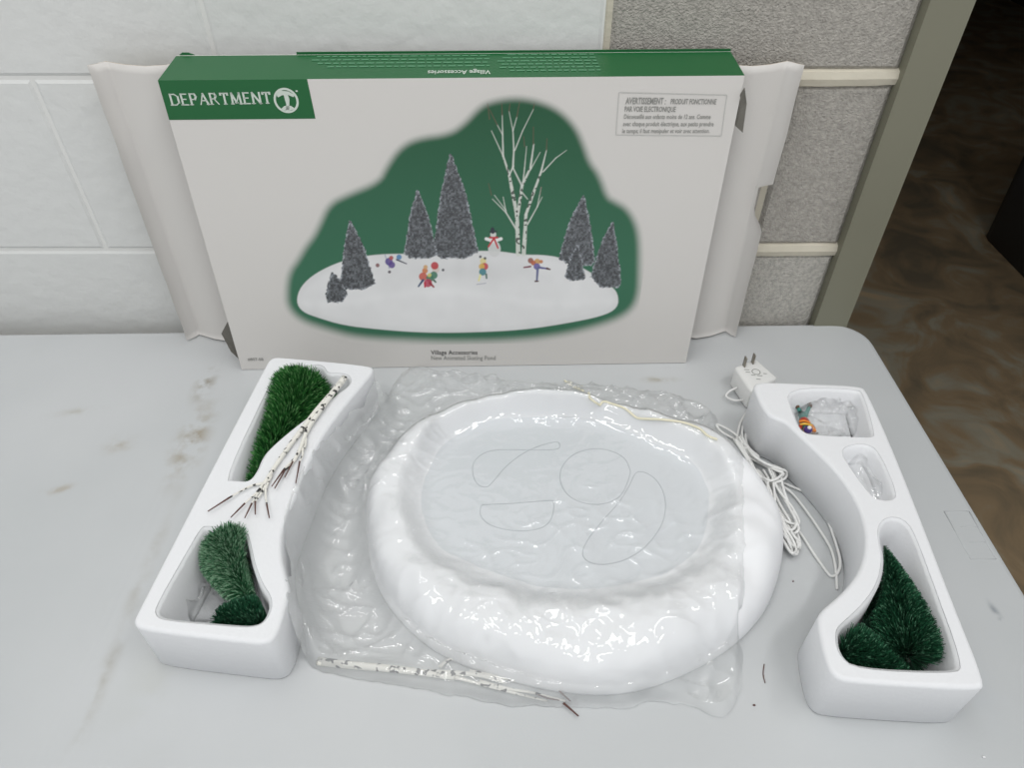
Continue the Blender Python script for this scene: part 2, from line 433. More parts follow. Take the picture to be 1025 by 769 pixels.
# ---------- PRODUCT BOX ----------
O = at(242, 370, .0008); _r = at(686.5, 363.2, .0008); yaw = math.atan2(_r.y-O.y, _r.x-O.x); LEAN = .056
U = Vector((math.cos(yaw), math.sin(yaw), 0)); Yb = Vector((-math.sin(yaw), math.cos(yaw), 0))
W = (Vector((0,0,1))+Yb*LEAN+U*.011).normalized(); N = U.cross(W).normalized()   # towards camera
BW, BH = (_r-O).length, .3435
def bp(u, w, n=0.0): return O + U*u + W*w + N*n
def uw(px, py):
    p = on_plane(px, py, O, N)-O; a, b, c = p.dot(U), p.dot(W), U.dot(W); return (a-c*b)/(1-c*c), (b-c*a)/(1-c*c)
def box():
    root = empty('product_box', tuple(O+U*BW/2+Yb*.03)); tag(root, 'large white and green cardboard box with skating pond picture, leaning on the wall', 'box')
    T = .058; tk = .0015
    FL, FR, TL, TR = bp(0,0), bp(BW,0), bp(0,BH), bp(BW,BH)
    rise = Vector((0,0,1))*.0045
    bTL, bTR = TL+Yb*T+rise, TR+Yb*T+rise
    bBL, bBR = FL+Yb*(T+.002), FR+Yb*(T+.002)
    def panel(name, q, n, m=M['card']):
        mb = MB(); mb.add(*slab(q, n, tk)); return mb.build(name, m, root)
    panel('front_panel', [FL, FR, TR, TL], N)
    nt_ = (bTR-TR).cross(TL-TR).normalized()
    if nt_.z < 0: nt_ = -nt_
    top = panel('top_panel', [TL, TR, bTR, bTL], nt_, M['print_green'])
    panel('back_panel', [bBR, bBL, bTL, bTR], -N)
    panel('bottom_panel', [bBL, bBR, FR, FL], Vector((0,0,-1)))
    # raised tuck edge of the lid along the back of the top panel
    mb = MB()
    a0, a1 = bTL.lerp(bTR, .215), bTL.lerp(bTR, 1.0)
    mb.add(*slab([a0-Yb*.001, a1-Yb*.001, a1-Yb*.001+Vector((0,0,.0024)), a0-Yb*.001+Vector((0,0,.0024))], -Yb, .0012))
    mb.add(*slab([bTL+U*.002, bTL+U*.018, bTL+U*.012+Vector((0,0,.0024)), bTL+U*.006+Vector((0,0,.0024))], -Yb, .0012))
    mb.build('lid_tuck', M['print_green'], root)
    # printed text on the top panel (reads from behind)
    Tv = (bTL-TL)
    def tp(s, t, h=.0004): return TL + U*(BW*s) + Tv*t + nt_*h
    def top_px(px, py): 
        p = on_plane(px, py, TL, nt_); s = (p-TL).dot(U)/BW; t = (p-TL).dot(Tv)/Tv.length_squared; return s, t
    mb = MB(); rnd = random.Random(3)
    for (xa, xb, rows) in ((310, 490, [(.86,.02),(.72,.0),(.58,.04),(.44,.1)]), (498, 600, [(.88,.1),(.75,.05),(.62,.0),(.49,.04),(.36,.02),(.23,.12)])):
        sa = top_px(xa, 66)[0]; sb = top_px(xb, 66)[0]
        for t, cut in rows:
            s = sa+cut*(sb-sa)
            while s < sb:
                w = rnd.uniform(.006, .016)
                V = [tp(s,t), tp(min(s+w,sb),t), tp(min(s+w,sb),t+.045), tp(s,t+.045)]
                mb.add(V, [(0,1,2,3)]); s += w+.0035
    mb.build('small_print', M['ink_pale'], top)
    # words on the top, upside down for the viewer
    sL, tL = top_px(428, 73); sR, _ = top_px(491, 73)
    def mp(x, y): return tp(sR-(sR-sL)*x, .12+.16*(1-y) + .0)
    text_obj('printed_title', 'Village Accessories', mp, M['ink_white'], top, bold=.012)
    # green brand banner on the front
    mb = MB(); h = .0003
    a = uw(159,80); b = uw(307.5,80); c = uw(316,120); d = uw(170,120)
    a = (0, BH); d = (0, d[1]); b = (b[0], BH)
    q = [bp(*d, h), bp(c[0], d[1], h), bp(*b, h), bp(*a, h)]
    mb.add(*slab(q, N, h)); ban = mb.build('brand_banner', M['print_green'], root)
    # serif lettering from strokes
    l0 = Vector(uw(173, 105)); l1 = Vector(uw(271.5, 103)); top_ = Vector(uw(173, 95))
    H = .0099; ang = Vector((l1.x-l0.x, l1.y-l0.y)); Wd = ang.length
    LET = {'D': [((0,0),(0,1)), ((0,1),(.4,1)),((.4,1),(.68,.78)),((.68,.78),(.68,.22)),((.68,.22),(.4,0)),((.4,0),(0,0))],
     'E': [((0,0),(0,1)),((0,1),(.5,1)),((0,.52),(.4,.52)),((0,0),(.52,0))],
     'P': [((0,0),(0,1)),((0,1),(.4,1)),((.4,1),(.55,.76)),((.55,.76),(.4,.5)),((.4,.5),(0,.48))],
     'A': [((0,0),(.36,1)),((.36,1),(.72,0)),((.14,.36),(.58,.36))],
     'R': [((0,0),(0,1)),((0,1),(.4,1)),((.4,1),(.53,.77)),((.53,.77),(.38,.52)),((.38,.52),(0,.5)),((.3,.5),(.68,0))],
     'T': [((.33,0),(.33,1)),((0,1),(.66,1)),((0,1),(0,.86)),((.66,1),(.66,.86))],
     'M': [((.06,0),(.1,1)),((.1,1),(.45,.1)),((.45,.1),(.8,1)),((.8,1),(.86,0))],
     'N': [((0,0),(0,1)),((0,1),(.66,0)),((.66,0),(.66,1))]}
    wid = {'D':.72,'E':.54,'P':.56,'A':.74,'R':.68,'T':.66,'M':.92,'N':.68}
    word = 'DEPARTMENT'; gap = .30; tot = sum(wid[c] for c in word)+gap*(len(word)-1); sx = Wd/tot
    mb = MB(); x = 0
    def seg(p, q2, wd):
        p = Vector(p); q2 = Vector(q2); d = (q2-p); 
        if d.length < 1e-9: return
        nn = Vector((-d.y, d.x)).normalized()*wd/2; e = d.normalized()*wd*.35
        mb.add([bp(*(a_), .0006) for a_ in (p-nn-e, q2-nn+e, q2+nn+e, p+nn-e)], [(0,1,2,3)])
    for ch in word:
        for i, (p, q2) in enumerate(LET[ch]):
            vertical = abs(p[0]-q2[0]) < .2 or (ch in 'AMN' and i in (1,))
            P1 = (l0.x+(x+p[0])*sx, l0.y+p[1]*H+ (x/tot)*(l1.y-l0.y)); P2 = (l0.x+(x+q2[0])*sx, l0.y+q2[1]*H+(x/tot)*(l1.y-l0.y))
            seg(P1, P2, .0019 if vertical else .0011)
            if vertical and ch != 'T' or (ch == 'T' and i == 0):   # serifs
                for e_ in (P1, P2):
                    if abs(e_[1]-l0.y-(x/tot)*(l1.y-l0.y)) < .001: seg((e_[0]-.0016, e_[1]), (e_[0]+.0016, e_[1]), .0008)
        x += wid[ch]+gap
    mb.build('lettering', M['ink_white'], ban)
    # round emblem
    mb = MB(); cu, cw = uw(286.6, 100.5); R = .0118
    def ringm(r0, r1, n=40, a0=0, a1=360):
        V = []; 
        for k in range(n+1):
            an = math.radians(a0+(a1-a0)*k/n)
            V += [bp(cu+r0*math.cos(an), cw+r0*math.sin(an), .0006), bp(cu+r1*math.cos(an), cw+r1*math.sin(an), .0006)]
        mb.add(V, [(2*k, 2*k+1, 2*k+3, 2*k+2) for k in range(n)])
    ringm(R*.82, R)
    def poly(P): mb.add([bp(cu+a_*R, cw+b_*R, .0006) for a_, b_ in P], [tuple(range(len(P)))])
    poly([(-.72,.5),(-.3,.78),(.3,.72),(.78,.42),(.62,.26),(.2,.46),(-.25,.42),(-.62,.25)])
    poly([(-.12,.45),(.22,.45),(.28,.1),(.2,-.3),(.1,-.75),(-.2,-.75),(-.05,-.3),(-.1,.1)])
    poly([(-.5,-.62),(-.2,-.42),(.3,-.42),(.55,-.6),(.3,-.82),(-.3,-.82)])
    tu, tw = uw(297, 91); 
    mb.add([bp(tu+dx, tw+dy, .0006) for dx, dy in ((-.001,-.0007),(.001,-.0007),(.001,.0007),(-.001,.0007))], [(0,1,2,3)])
    mb.build('emblem', M['ink_white'], ban)
    # warning label
    mb = MB()
    c4 = [uw(619.5,92.5), uw(727.5,95), uw(722,136), uw(616.5,135)]
    pts = [bp(a_, b_, .0002) for a_, b_ in c4]
    c4v = [Vector(a_) for a_ in c4]
    for i in range(4):
        p, q2 = c4v[i], c4v[(i+1)%4]; d = (q2-p); nn = Vector((-d.y, d.x)).normalized()*.00035
        mb.add([bp(*(a_), .0004) for a_ in (p-nn, q2-nn, q2+nn, p+nn)], [(0,1,2,3)])
    lab = mb.build('warning_label', M['ink_light'], root)
    def line(body, pl, pr, hpx, m, bold=0, parent=lab):
        a_ = Vector(uw(*pl)); b_ = Vector(uw(*pr)); hh = Vector(uw(pl[0], pl[1]-hpx))-a_
        ang = b_-a_
        def mp(x, y): q = a_+ang*x+Vector((0, hh.y))*y; return bp(q.x, q.y, .0005)
        text_obj('label_text', body, mp, m, parent, bold)
    line('AVERTISSEMENT :', (626,104), (666,104.3), 6.5, M['ink_grey'], .02)
    line('PRODUIT FONCTIONNE', (671,104), (716.5,104.3), 5.2, M['ink_grey'], .02)
    line('PAR VOIE ELECTRONIQUE', (625,111.5), (676,111.8), 5.2, M['ink_grey'], .02)
    line('Déconseillé aux enfants moins de 12 ans. Comme', (624.5,118.8), (711,119), 4.6, M['ink_grey'], .01)
    line('avec chaque produit électrique, aux petits prendre', (623.5,126), (714,126.2), 4.6, M['ink_grey'], .01)
    line('le temps; il faut manipuler et voir avec attention.', (622.8,133), (710,133), 4.4, M['ink_grey'], .01)
    # caption and stock number
    cap = None
    def cline(name, body, pl, pr, hpx, m, bold=0):
        a_ = Vector(uw(*pl)); b_ = Vector(uw(*pr)); hh = Vector(uw(pl[0], pl[1]-hpx))-a_
        def mp(x, y): q = a_+(b_-a_)*x+Vector((0, hh.y))*y; return bp(q.x, q.y, .0005)
        text_obj(name, body, mp, m, root, bold)
    cline('caption_title', 'Village Accessories', (431.5,354.8), (478,354.8), 4.4, M['ink_dark'], .005)
    cline('caption_line', 'New Animated Skating Pond', (431.8,360.2), (496,360.2), 4.2, M['ink_grey'], .0)
    cline('stock_number', '#807-08', (248.2,361), (264,361), 2.8, M['ink_grey'], .01)
    picture(root)
    # ---- open end flaps ----
    def flap(sgn, xh, xo, ytop, name, lab_=None):
        """curved sheet from the back edge outwards, with a bent tuck lip"""
        rows = 40; prof = []
        # (distance outward fraction, y towards viewer offset)
        prof = [(0,.004),(.15,.012),(.35,.015),(.6,.010),(.80,.002),(.86,.000),(.93,.008),(1,.012)]
        mbf = MB(); V = []; zt = .333 if sgn < 0 else .333
        zt_ = ytop
        for side in (0, 1):
            for i in range(rows+1):
                w = i/rows
                for (s, yo) in prof:
                    x = xh+(xo-xh)*s
                    z = .003+zt_*w
                    if sgn > 0 and s > .8 and .46 < w < .62:   # torn notch in the lip
                        k = min(1, (w-.46)/.05, (.62-w)/.02); s2_ = s-(s-.80)*.75*max(0, k); x = xh+(xo-xh)*s2_; yo = yo*(1-.8*k)
                    if sgn > 0 and s > .9 and w > .6: x += .004*(w-.6)
                    x += .0012*noise.noise(Vector((w*7, s*3, sgn)))
                    yb = .738+.014*w + (x*.0105) - yo*(1 if side == 0 else 1)
                    V.append(Vector((x, yb + (.0012 if side else 0), TZ+z)))
        n = len(prof); K = (rows+1)*n; Fc = []; fm = []
        for i in range(rows):
            for q in range(n-1):
                a_ = i*n+q; Fc.append((a_, a_+1, a_+1+n, a_+n)); Fc.append((K+a_+n, K+a_+1+n, K+a_+1, K+a_)); fm += [0, 1]
        for i in range(rows):
            for q in (0, n-1):
                a_ = i*n+q; Fc.append((a_, a_+n, K+a_+n, K+a_)); fm.append(1)
        for q in range(n-1):
            Fc.append((q, q+1, K+q+1, K+q)); Fc.append((rows*n+q, rows*n+q+1, K+rows*n+q+1, K+rows*n+q)); fm += [1, 1]
        o = link(name, V, Fc, None, root, True, [M['card'], M['cardin']], fm)
        return o
    flap(-1, bBL.x+.004, -.4235, .338, 'end_flap'); flap(1, bBR.x-.004, .293, .336, 'end_flap')
    # grey slivers beside the front: shade of flap and gap put in as colour
    def atY(px, py, Y):
        v = py-CY; d = F*CT-v*ST; t = Y/d; return Vector(((px-CX)*t, Y, CZ-(F*ST+v*CT)*t))
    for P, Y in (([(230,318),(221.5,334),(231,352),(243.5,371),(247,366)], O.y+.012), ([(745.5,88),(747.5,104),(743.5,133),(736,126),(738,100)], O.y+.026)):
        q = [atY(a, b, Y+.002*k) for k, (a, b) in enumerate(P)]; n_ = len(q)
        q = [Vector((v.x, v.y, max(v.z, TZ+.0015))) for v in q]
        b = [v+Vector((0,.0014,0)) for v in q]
        link('shade_sliver', q+b, [tuple(range(n_)), tuple(range(n_, 2*n_))[::-1]]+[(k, k+n_, (k+1)%n_+n_, (k+1)%n_) for k in range(n_)], M['shade_grey'], root)

def text_obj(name, body, mp, m, parent, bold=0):
    """flat lettering; mp maps (0..1 along, 0..1 cap height) to a world point"""
    cu = bpy.data.curves.new(name, 'FONT'); cu.body = body; cu.size = 1; cu.offset = bold; cu.resolution_u = 2
    t = bpy.data.objects.new('tmp', cu); COL.objects.link(t); bpy.context.view_layer.update()
    dg = bpy.context.evaluated_depsgraph_get(); me = bpy.data.meshes.new_from_object(t.evaluated_get(dg))
    xs = [v.co.x for v in me.vertices]; x0, x1 = min(xs), max(xs); H = .70
    V = [mp((v.co.x-x0)/(x1-x0), v.co.y/H) for v in me.vertices]; Fc = [tuple(p.vertices) for p in me.polygons]
    bpy.data.objects.remove(t); bpy.data.curves.remove(cu); bpy.data.meshes.remove(me)
    return link(name, V, Fc, m, parent)

def picture(root):
    """the printed scene: a finely divided sheet on the front, one ink colour per vertex"""
    blob = [(289,290),(292,273),(300,262),(308,248),(316,238),(322,226),(331,206),(348,197.5),(381,184),(389,168),(401,150.5),(417,141),(451,136.5),(467,125),(479,111.5),(489,104.6),(514,99.8),(538,103.2),(559,112.4),(575,129),(583,148),(588.5,164),(598,176),(606,199),(615,204),(625.6,210),(634,223),(638,240),(638,270),(637,298),(626,313.7),(596,325),(557,334),(508.5,339),(450,340),(417,339),(358,336),(329,328),(303,319.5),(290,307)]
    snow = [(297,302),(301.5,287),(317,273.5),(342,262),(370,256),(405,254.5),(440,257),(479,252),(486,252),(501,252.5),(514,254.5),(528,256),(544,256),(563,259),(590,272.7),(610,286),(618,294),(618,308),(602,316),(567,323),(528,329),(489,331.5),(450,332.5),(417,332),(378,329),(344,325),(319,317.6),(303,311.7)]
    u0, w1 = uw(278, 92); _, w0 = uw(300, 347); u1, _ = uw(648, 250)
    u0 = min(u0, uw(272, 300)[0], uw(272, 340)[0])
    st = .00062
    nu = int((u1-u0)/st); nw = int((w1-w0)/st)
    uu = u0+st*np.arange(nu+1); ww = w0+st*np.arange(nw+1)
    UU, WW = np.meshgrid(uu, ww); 
    Ov, Uv, Wv, Nv = [np.array(v) for v in (O, U, W, N)]
    P3 = Ov + UU[..., None]*Uv + WW[..., None]*Wv + .0002*Nv
    X = P3[..., 0]; Y = P3[..., 1]; D = CZ - P3[..., 2]
    ax = Y*CT + D*ST; px = CX + F*X/ax; py = CY + F*(D*CT - Y*ST)/ax
    def cc(c): return np.array(s2l(c))
    def smoothpoly(P, it=2):
        return [(p.x, p.y) for p in chaikin([Vector(p) for p in P], it)]
    def sdf(P):
        d = np.full(px.shape, 1e9); ins = np.zeros(px.shape, bool); n = len(P)
        for i in range(n):
            ax_, ay = P[i]; bx, by = P[(i+1) % n]; ex, ey = bx-ax_, by-ay
            t = np.clip(((px-ax_)*ex+(py-ay)*ey)/(ex*ex+ey*ey+1e-9), 0, 1)
            d = np.minimum(d, (px-ax_-ex*t)**2+(py-ay-ey*t)**2)
            if abs(by-ay) > 1e-9:
                c = ((ay > py) != (by > py)) & (px < (bx-ax_)*(py-ay)/(by-ay)+ax_); ins ^= c
        d = np.sqrt(d); return np.where(ins, -d, d)
    rng = np.random.default_rng(5)
    def vnoise(sc_, seed):
        r = np.random.default_rng(seed); G = r.random((260, 260)); x = px/sc_; y = py/sc_
        xi = np.floor(x).astype(int); yi = np.floor(y).astype(int); fx = x-xi; fy = y-yi; fx = fx*fx*(3-2*fx); fy = fy*fy*(3-2*fy)
        g = lambda a, b: G[a % 260, b % 260]
        return (g(yi,xi)*(1-fx)+g(yi,xi+1)*fx)*(1-fy)+(g(yi+1,xi)*(1-fx)+g(yi+1,xi+1)*fx)*fy
    card = cc((208,205,201)); C = np.tile(card, (*px.shape, 1))
    def lay(mask, col):
        nonlocal C
        m = np.clip(mask, 0, 1)[..., None]; C = C*(1-m)+np.asarray(col)*m
    sd = sdf(smoothpoly(blob))-2.2; a = np.clip(.5-sd/12.5, 0, 1); a = a*a*(3-2*a)
    g = np.clip((py-110)/170, 0, 1)[..., None]; green = cc((30,82,54))*(1-g)+cc((52,106,80))*g
    lay(a, green)
    n1 = vnoise(26, 1); n2 = vnoise(9, 2)
    # ragged print of the snowy base with soft modelling of its drifts
    sdn = sdf(smoothpoly(snow)); 
    sh = np.clip((py-254)/80, 0, 1); sv = 219+6*sh+8*(n1-.5)+4*(n2-.5)
    pond = np.exp(-(((px-470)/75)**2+((py-272)/12)**2)*1.2); sv = sv-10*pond
    rim = np.exp(-((py-298-6*np.sin(px/40))/5.0)**2)*4; sv = sv+rim-np.clip((sdn+6)/6, 0, 1)*6
    sl = (np.clip(sv, 0, 255)/255); sl = np.where(sl <= .04045, sl/12.92, ((sl+.055)/1.055)**2.4)[..., None]
    lay(.5-(sdn-.8)/1.2, sl*np.array([1, 1, 1]))
    # trees
    sp = rng.random(px.shape); sp = (sp+vnoise(1.7, 9)*1.6)/2
    def tree(apx, apy, xl, yl, xr, yr, yb, seed):
        P = [(apx-.8, apy), (apx+.8, apy), (apx+(xr-apx)*.55, apy+(yr-apy)*.40), (xr, yr), ((xr+apx)/2+2, yb), ((xl+apx)/2-1, yb), (xl, yl), (apx+(xl-apx)*.55, apy+(yl-apy)*.40)]
        s = sdf(P)+1.6*(vnoise(2.0, seed)-.5)
        base = 68+ 55*(sp-.35)*1.3
        edge = np.clip(1+s/2.2, 0, 1)*np.clip(sp*1.7-.4, 0, 1)*75
        v = np.clip(base+edge, 40, 205)/255; v = ((v+.055)/1.055)**2.4
        lay(.5-s/.9, v[..., None]*np.array([.94, 1.0, 1.08]))
    tree(451,154, 433,252, 479,252, 259, 31); tree(418,190, 404,253, 438,255, 259, 32)
    tree(350,221, 340,284, 376,284, 290, 33); tree(333,272.5, 325.5,296, 348,294, 303, 34)
    tree(584,195, 559,259, 596,262, 266, 35); tree(613,222.5, 591,277, 622,283, 288, 36); tree(578,245, 565,277, 586,278, 281, 37)
    # bare birches
    def seg(p, q, w0_, w1_, col, al=1, bark=False):
        ex, ey = q[0]-p[0], q[1]-p[1]; t = np.clip(((px-p[0])*ex+(py-p[1])*ey)/(ex*ex+ey*ey), 0, 1)
        d = np.sqrt((px-p[0]-ex*t)**2+(py-p[1]-ey*t)**2)-(w0_+(w1_-w0_)*t)/2
        c = np.tile(cc(col), (*px.shape, 1))
        if bark:
            bn = vnoise(2.3, 77); c = np.where((bn > .72)[..., None], cc((92,92,88)), c)
        m = np.clip(.5-d/.9, 0, 1)*al; lay(m, c)
    z4 = lambda x, y: (450+x/5.125, 90+y/5.125)
    wh = (205,208,200); br = (110,78,66)
    S = [((352,842),(350,769),5.2,4.8),((350,769),(345,640),4.8,4.4),((345,640),(318,500),4.2,3.6),((318,500),(305,430),3.6,2.8),((305,430),(275,340),2.6,2.0),((275,340),(270,130),2.0,.8),
      ((275,340),(215,210),1.2,.7),((272,230),(245,180),1,.6),((380,842),(385,769),5,4.6),((385,769),(392,640),4.4,3.6),((392,640),(430,530),3.4,3),((430,530),(470,420),3,2.3),((470,420),(497,310),2.2,1),
      ((480,420),(545,350),1.4,1),((545,350),(600,310),.9,.5),((350,640),(372,490),3.6,3.2),((372,490),(415,400),3.0,2.4),((415,400),(432,280),2.4,1.4),((375,490),(385,400),1.6,1.2),((385,400),(395,290),1.2,.6),
      ((370,490),(325,400),1.8,1.6),((325,400),(330,310),2.2,1.8),((330,310),(325,210),1.6,1.2),((325,210),(345,140),1.2,.7),((335,310),(375,210),1.4,1),((375,210),(430,100),1,.6),((325,210),(305,110),1,.5),
      ((415,410),(465,320),1.2,.6),((305,440),(328,390),2,1.6),((345,720),(290,630),2,1.4),((290,630),(220,560),1.2,.7),((290,630),(275,550),1.2,.7),((290,620),(230,540),1,.6),((400,690),(450,600),1.6,1.2),((450,600),(475,550),1,.6),((450,600),(470,500),1,.6),((375,530),(400,560),1.4,1)]
    for p, q, a_, b_ in S: seg(z4(*p), z4(*q), a_*.84, b_*.84, wh, .9, a_ > 2.5)
    for p, q in [((270,130),(268,70)),((430,280),(430,190)),((205,150),(195,70)),((497,310),(500,250)),((345,140),(360,60)),((305,110),(310,70)),((215,540),(200,480)),((385,290),(380,240)),((470,500),(465,540)),((430,100),(435,70)),((245,180),(205,100))]:
        seg(z4(*p), z4(*q), .9, .6, br, .7)
    # snowman
    def disc(c, r, col, ry=None, al=.92):
        r = r*.82
        col = tuple(v*.84+110*.16 for v in col)
        ry = ry or r; d = np.sqrt(((px-c[0])/r)**2+((py-c[1])/ry)**2); lay(np.clip((1-d)*r/.9+.5, 0, 1)*al, cc(col))
    z5 = lambda x, y: (450+x/5.125, 220+y/5.125)
    disc(z5(230,150), 7.6, (222,222,220), 8); disc(z5(226,105), 5, (222,222,220)); disc(z5(224,76), 3.6, (226,226,222))
    seg(z5(226,110), z5(188,98), 3, 3.2, (222,222,220)); seg(z5(226,110), z5(264,98), 3, 3.2, (222,222,220))
    seg(z5(208,62), z5(240,60), 1.6, 1.6, (45,50,60)); seg(z5(222,62), z5(220,48), 4, 3.6, (45,50,60))
    seg(z5(208,92), z5(245,92), 1.8, 1.8, (185,40,50)); seg(z5(228,95), z5(200,138), 1.8, 1.6, (185,40,50)); seg(z5(228,95), z5(248,145), 1.8, 1.6, (185,40,50))
    # little skaters
    z3 = lambda x, y: (280+x/5.125, 220+y/5.125)
    for c, r, col in [((560,215),4.6,(86,60,140)),((575,232),4,(86,60,140)),((572,196),2.6,(180,70,70)),((612,192),3.2,(70,130,185)),((502,234),2.4,(130,80,80)),((563,268),1.8,(70,60,70))]: disc(z3(*c), r, col)
    seg(z3(600,205), z3(650,226), 1.6, 1, (60,60,80)); seg(z3(562,250), z3(540,180), 1, 1, (60,90,140), .5)
    for c, r, col in [((745,262),3.4,(214,120,60)),((735,292),5,(205,80,60)),((770,300),4.5,(60,110,80)),((800,255),4.6,(225,210,200)),((795,236),4.6,(196,40,48)),((790,285),4.6,(50,120,90)),((760,325),5,(190,50,80)),((748,243),2.6,(220,170,110)),((838,258),1.6,(50,50,60)),((768,284),2.4,(225,215,120))]: disc(z3(*c), r, col)
    seg(z3(735,310), z3(712,342), 2.4, 1.6, (60,80,110)); seg(z3(770,325), z3(790,345), 2.6, 1.6, (150,50,60)); seg(z3(790,310), z3(800,320), 2, 1.6, (50,90,70)); seg(z3(745,325), z3(745,345), 2, 1.6, (190,50,70))
    for c, r, col in [((172,212),3.8,(235,222,150)),((180,240),4.4,(200,50,60)),((165,240),3.6,(225,180,80)),((170,268),4.4,(50,130,140)),((158,190),1.6,(50,50,60)),((182,198),1.6,(60,60,60))]: disc(z5(*c), r, col)
    seg(z5(158,285), z5(150,312), 1.8, 1.6, (225,220,150)); seg(z5(188,280), z5(190,300), 1.8, 1.6, (70,100,90)); seg(z5(140,332), z5(185,326), .9, .9, (150,150,165), .7)
    for c, r, col in [((416,210),3.4,(150,80,60)),((450,215),3.6,(214,160,80)),((430,222),3,(190,90,50)),((448,240),4,(96,84,160)),((470,215),2.2,(200,120,60))]: disc(z5(*c), r, col)
    seg(z5(415,240), z5(382,245), 1.8, 1.4, (120,60,70)); seg(z5(460,245), z5(505,252), 2.2, 1.6, (90,90,140)); seg(z5(500,250), z5(515,255), 2, 1.4, (80,40,40)); seg(z5(452,250), z5(448,310), 2.6, 1.8, (100,105,140)); seg(z5(440,316), z5(455,316), 1.6, 1.2, (80,50,50))
    # mesh (trim the sheet to the inked area)
    keep = (sd < 7.5)
    idx = -np.ones(px.shape, int); q = keep[:-1,:-1] & keep[1:,:-1] & keep[:-1,1:] & keep[1:,1:]
    used = np.zeros(px.shape, bool); used[:-1,:-1] |= q; used[1:,:-1] |= q; used[:-1,1:] |= q; used[1:,1:] |= q
    idx[used] = np.arange(used.sum()); org = np.array(root['_w'])
    Vn = (P3[used]-org).astype(np.float32); Cn = C[used]
    j, i = np.nonzero(q); Fq = np.stack([idx[j,i], idx[j,i+1], idx[j+1,i+1], idx[j+1,i]], 1)
    me = bpy.data.meshes.new('printed_picture'); me.vertices.add(len(Vn)); me.vertices.foreach_set('co', Vn.ravel())
    me.loops.add(Fq.size); me.loops.foreach_set('vertex_index', Fq.ravel().astype(np.int32))
    me.polygons.add(len(Fq)); me.polygons.foreach_set('loop_start', (np.arange(len(Fq))*4).astype(np.int32))
    me.update(calc_edges=True)
    ca = me.color_attributes.new('ink', 'FLOAT_COLOR', 'POINT')
    ca.data.foreach_set('color', np.concatenate([np.clip(Cn,0,1), np.ones((len(Cn),1))], 1).astype(np.float32).ravel())
    m = mat('picture_print', (200,200,200), .5); nt = m.node_tree; at_ = nt.nodes.new('ShaderNodeAttribute'); at_.attribute_name = 'ink'
    nt.links.new(at_.outputs['Color'], nt.nodes['Principled BSDF'].inputs['Base Color']); me.materials.append(m)
    o = bpy.data.objects.new('printed_picture', me); COL.objects.link(o); o.parent = root
    o['label'] = 'printed picture of snowy skating pond with trees on green ground'
box()

# ---------- FOAM TRAYS ----------
TH_ = .062
def contour(P, z, it=2):
    Q = [at(p[0], p[1], p[2] if len(p) > 2 else z) for p in P]; Q = [Vector((p.x, p.y)) for p in Q]
    if area2(Q) < 0: Q.reverse()
    return chaikin(Q, it)
def tray(name, label, outer, pockets):
    Oc = contour(outer, TH_, 2); PK = [(contour(p, TH_, 2), d) for p, d in pockets]
    V = []; Fc = []
    def ring(P, z):
        n = len(V); V.extend([Vector((p.x, p.y, TZ+z)) for p in P]); return list(range(n, n+len(P)))
    def bridge(a, b, flip=False):
        n = len(a)
        for k in range(n):
            q = (a[k], a[(k+1)%n], b[(k+1)%n], b[k]); Fc.append(q[::-1] if flip else q)
    r = .0035
    rs = [ring(inset(Oc, .002), .0006), ring(inset(Oc, .0), .0025)]
    for a in (0, 30, 60, 90):
        t = math.radians(a); rs.append(ring(inset(Oc, r*(1-math.cos(t))), TH_-r+r*math.sin(t)))
    for i in range(len(rs)-1): bridge(rs[i], rs[i+1])
    Fc.append(tuple(rs[0][::-1]))
    loops = [rs[-1]]
    for P, d in PK:
        rr = .003; pr = []
        for a in (90, 60, 30, 0):
            t = math.radians(a); pr.append(ring(inset(P, -rr*(1-math.cos(t))*1.0 if False else -(rr*(math.sin(t)))+0), TH_-rr+rr*math.sin(t)))
        pr.append(ring(inset(P, .002), TH_-d+.006)); pr.append(ring(inset(P, .0035), TH_-d+.001)); pr.append(ring(inset(P, .006), TH_-d))
        for i in range(len(pr)-1): bridge(pr[i], pr[i+1], True)
        Fc.append(tuple(pr[-1])); loops.append(pr[0])
    ps = [[V[i] for i in l] for l in loops]; flat = [i for l in loops for i in l]
    tris = geometry.tessellate_polygon(ps)
    for t in tris:
        f = [flat[i] for i in t]; a, b, c = (V[i] for i in f)
        if (b-a).cross(c-a).z < 0: f.reverse()
        Fc.append(tuple(f))
    o = link(name, V, Fc, M['foam']); 
    sm = [len(p.vertices) == 4 for p in o.data.polygons]; o.data.polygons.foreach_set('use_smooth', sm)
    tag(o, label, 'foam tray'); return o, PK
PA = [(228,479),(272,386),(277,377),(292,373),(306,371.5),(311,367),(322,367),(326,375.5),(342,375),(349,378),(349,385),(337,393),(315,411),(292,428),(270,447),(262,457),(257,470),(249,480.5),(238,479.5)]
PB = [(206,529),(244,532),(248,546),(252,566),(259.5,586),(270,602),(266,617),(257,625),(231.6,624),(171,618.7),(159,615),(160,606),(196,543),(203,531)]
trayL, PKL = tray('foam_tray', 'left white foam tray with a tall green tree and birch on it',
    [(264,368),(271,357),(286,357.3),(368,365),(376,369),(360,388),(340,412),(322,437),(309,462),(299,488),(290,508),(283,527),(281,548),(284,568),(290,588),(286,607),(279,632),(268,645),(240,642.5),(143,631),(132,624),(137,612)],
    [(PA, .050), (PB, .050)])
PC = [(788,390),(857,391),(862,396),(873,434),(869,436.5),(816,434),(803,431),(796,414)]
PD = [(842,450),(869,445),(880,458),(895,494),(890,499.5),(877,498),(868,488),(855,470)]
PE = [(881,530),(889,520),(903,521),(912,533),(930,582),(959.5,664),(953,671),(857,667),(842,654),(839,633),(849,624),(868,606),(882,585),(886.5,560),(883,545)]
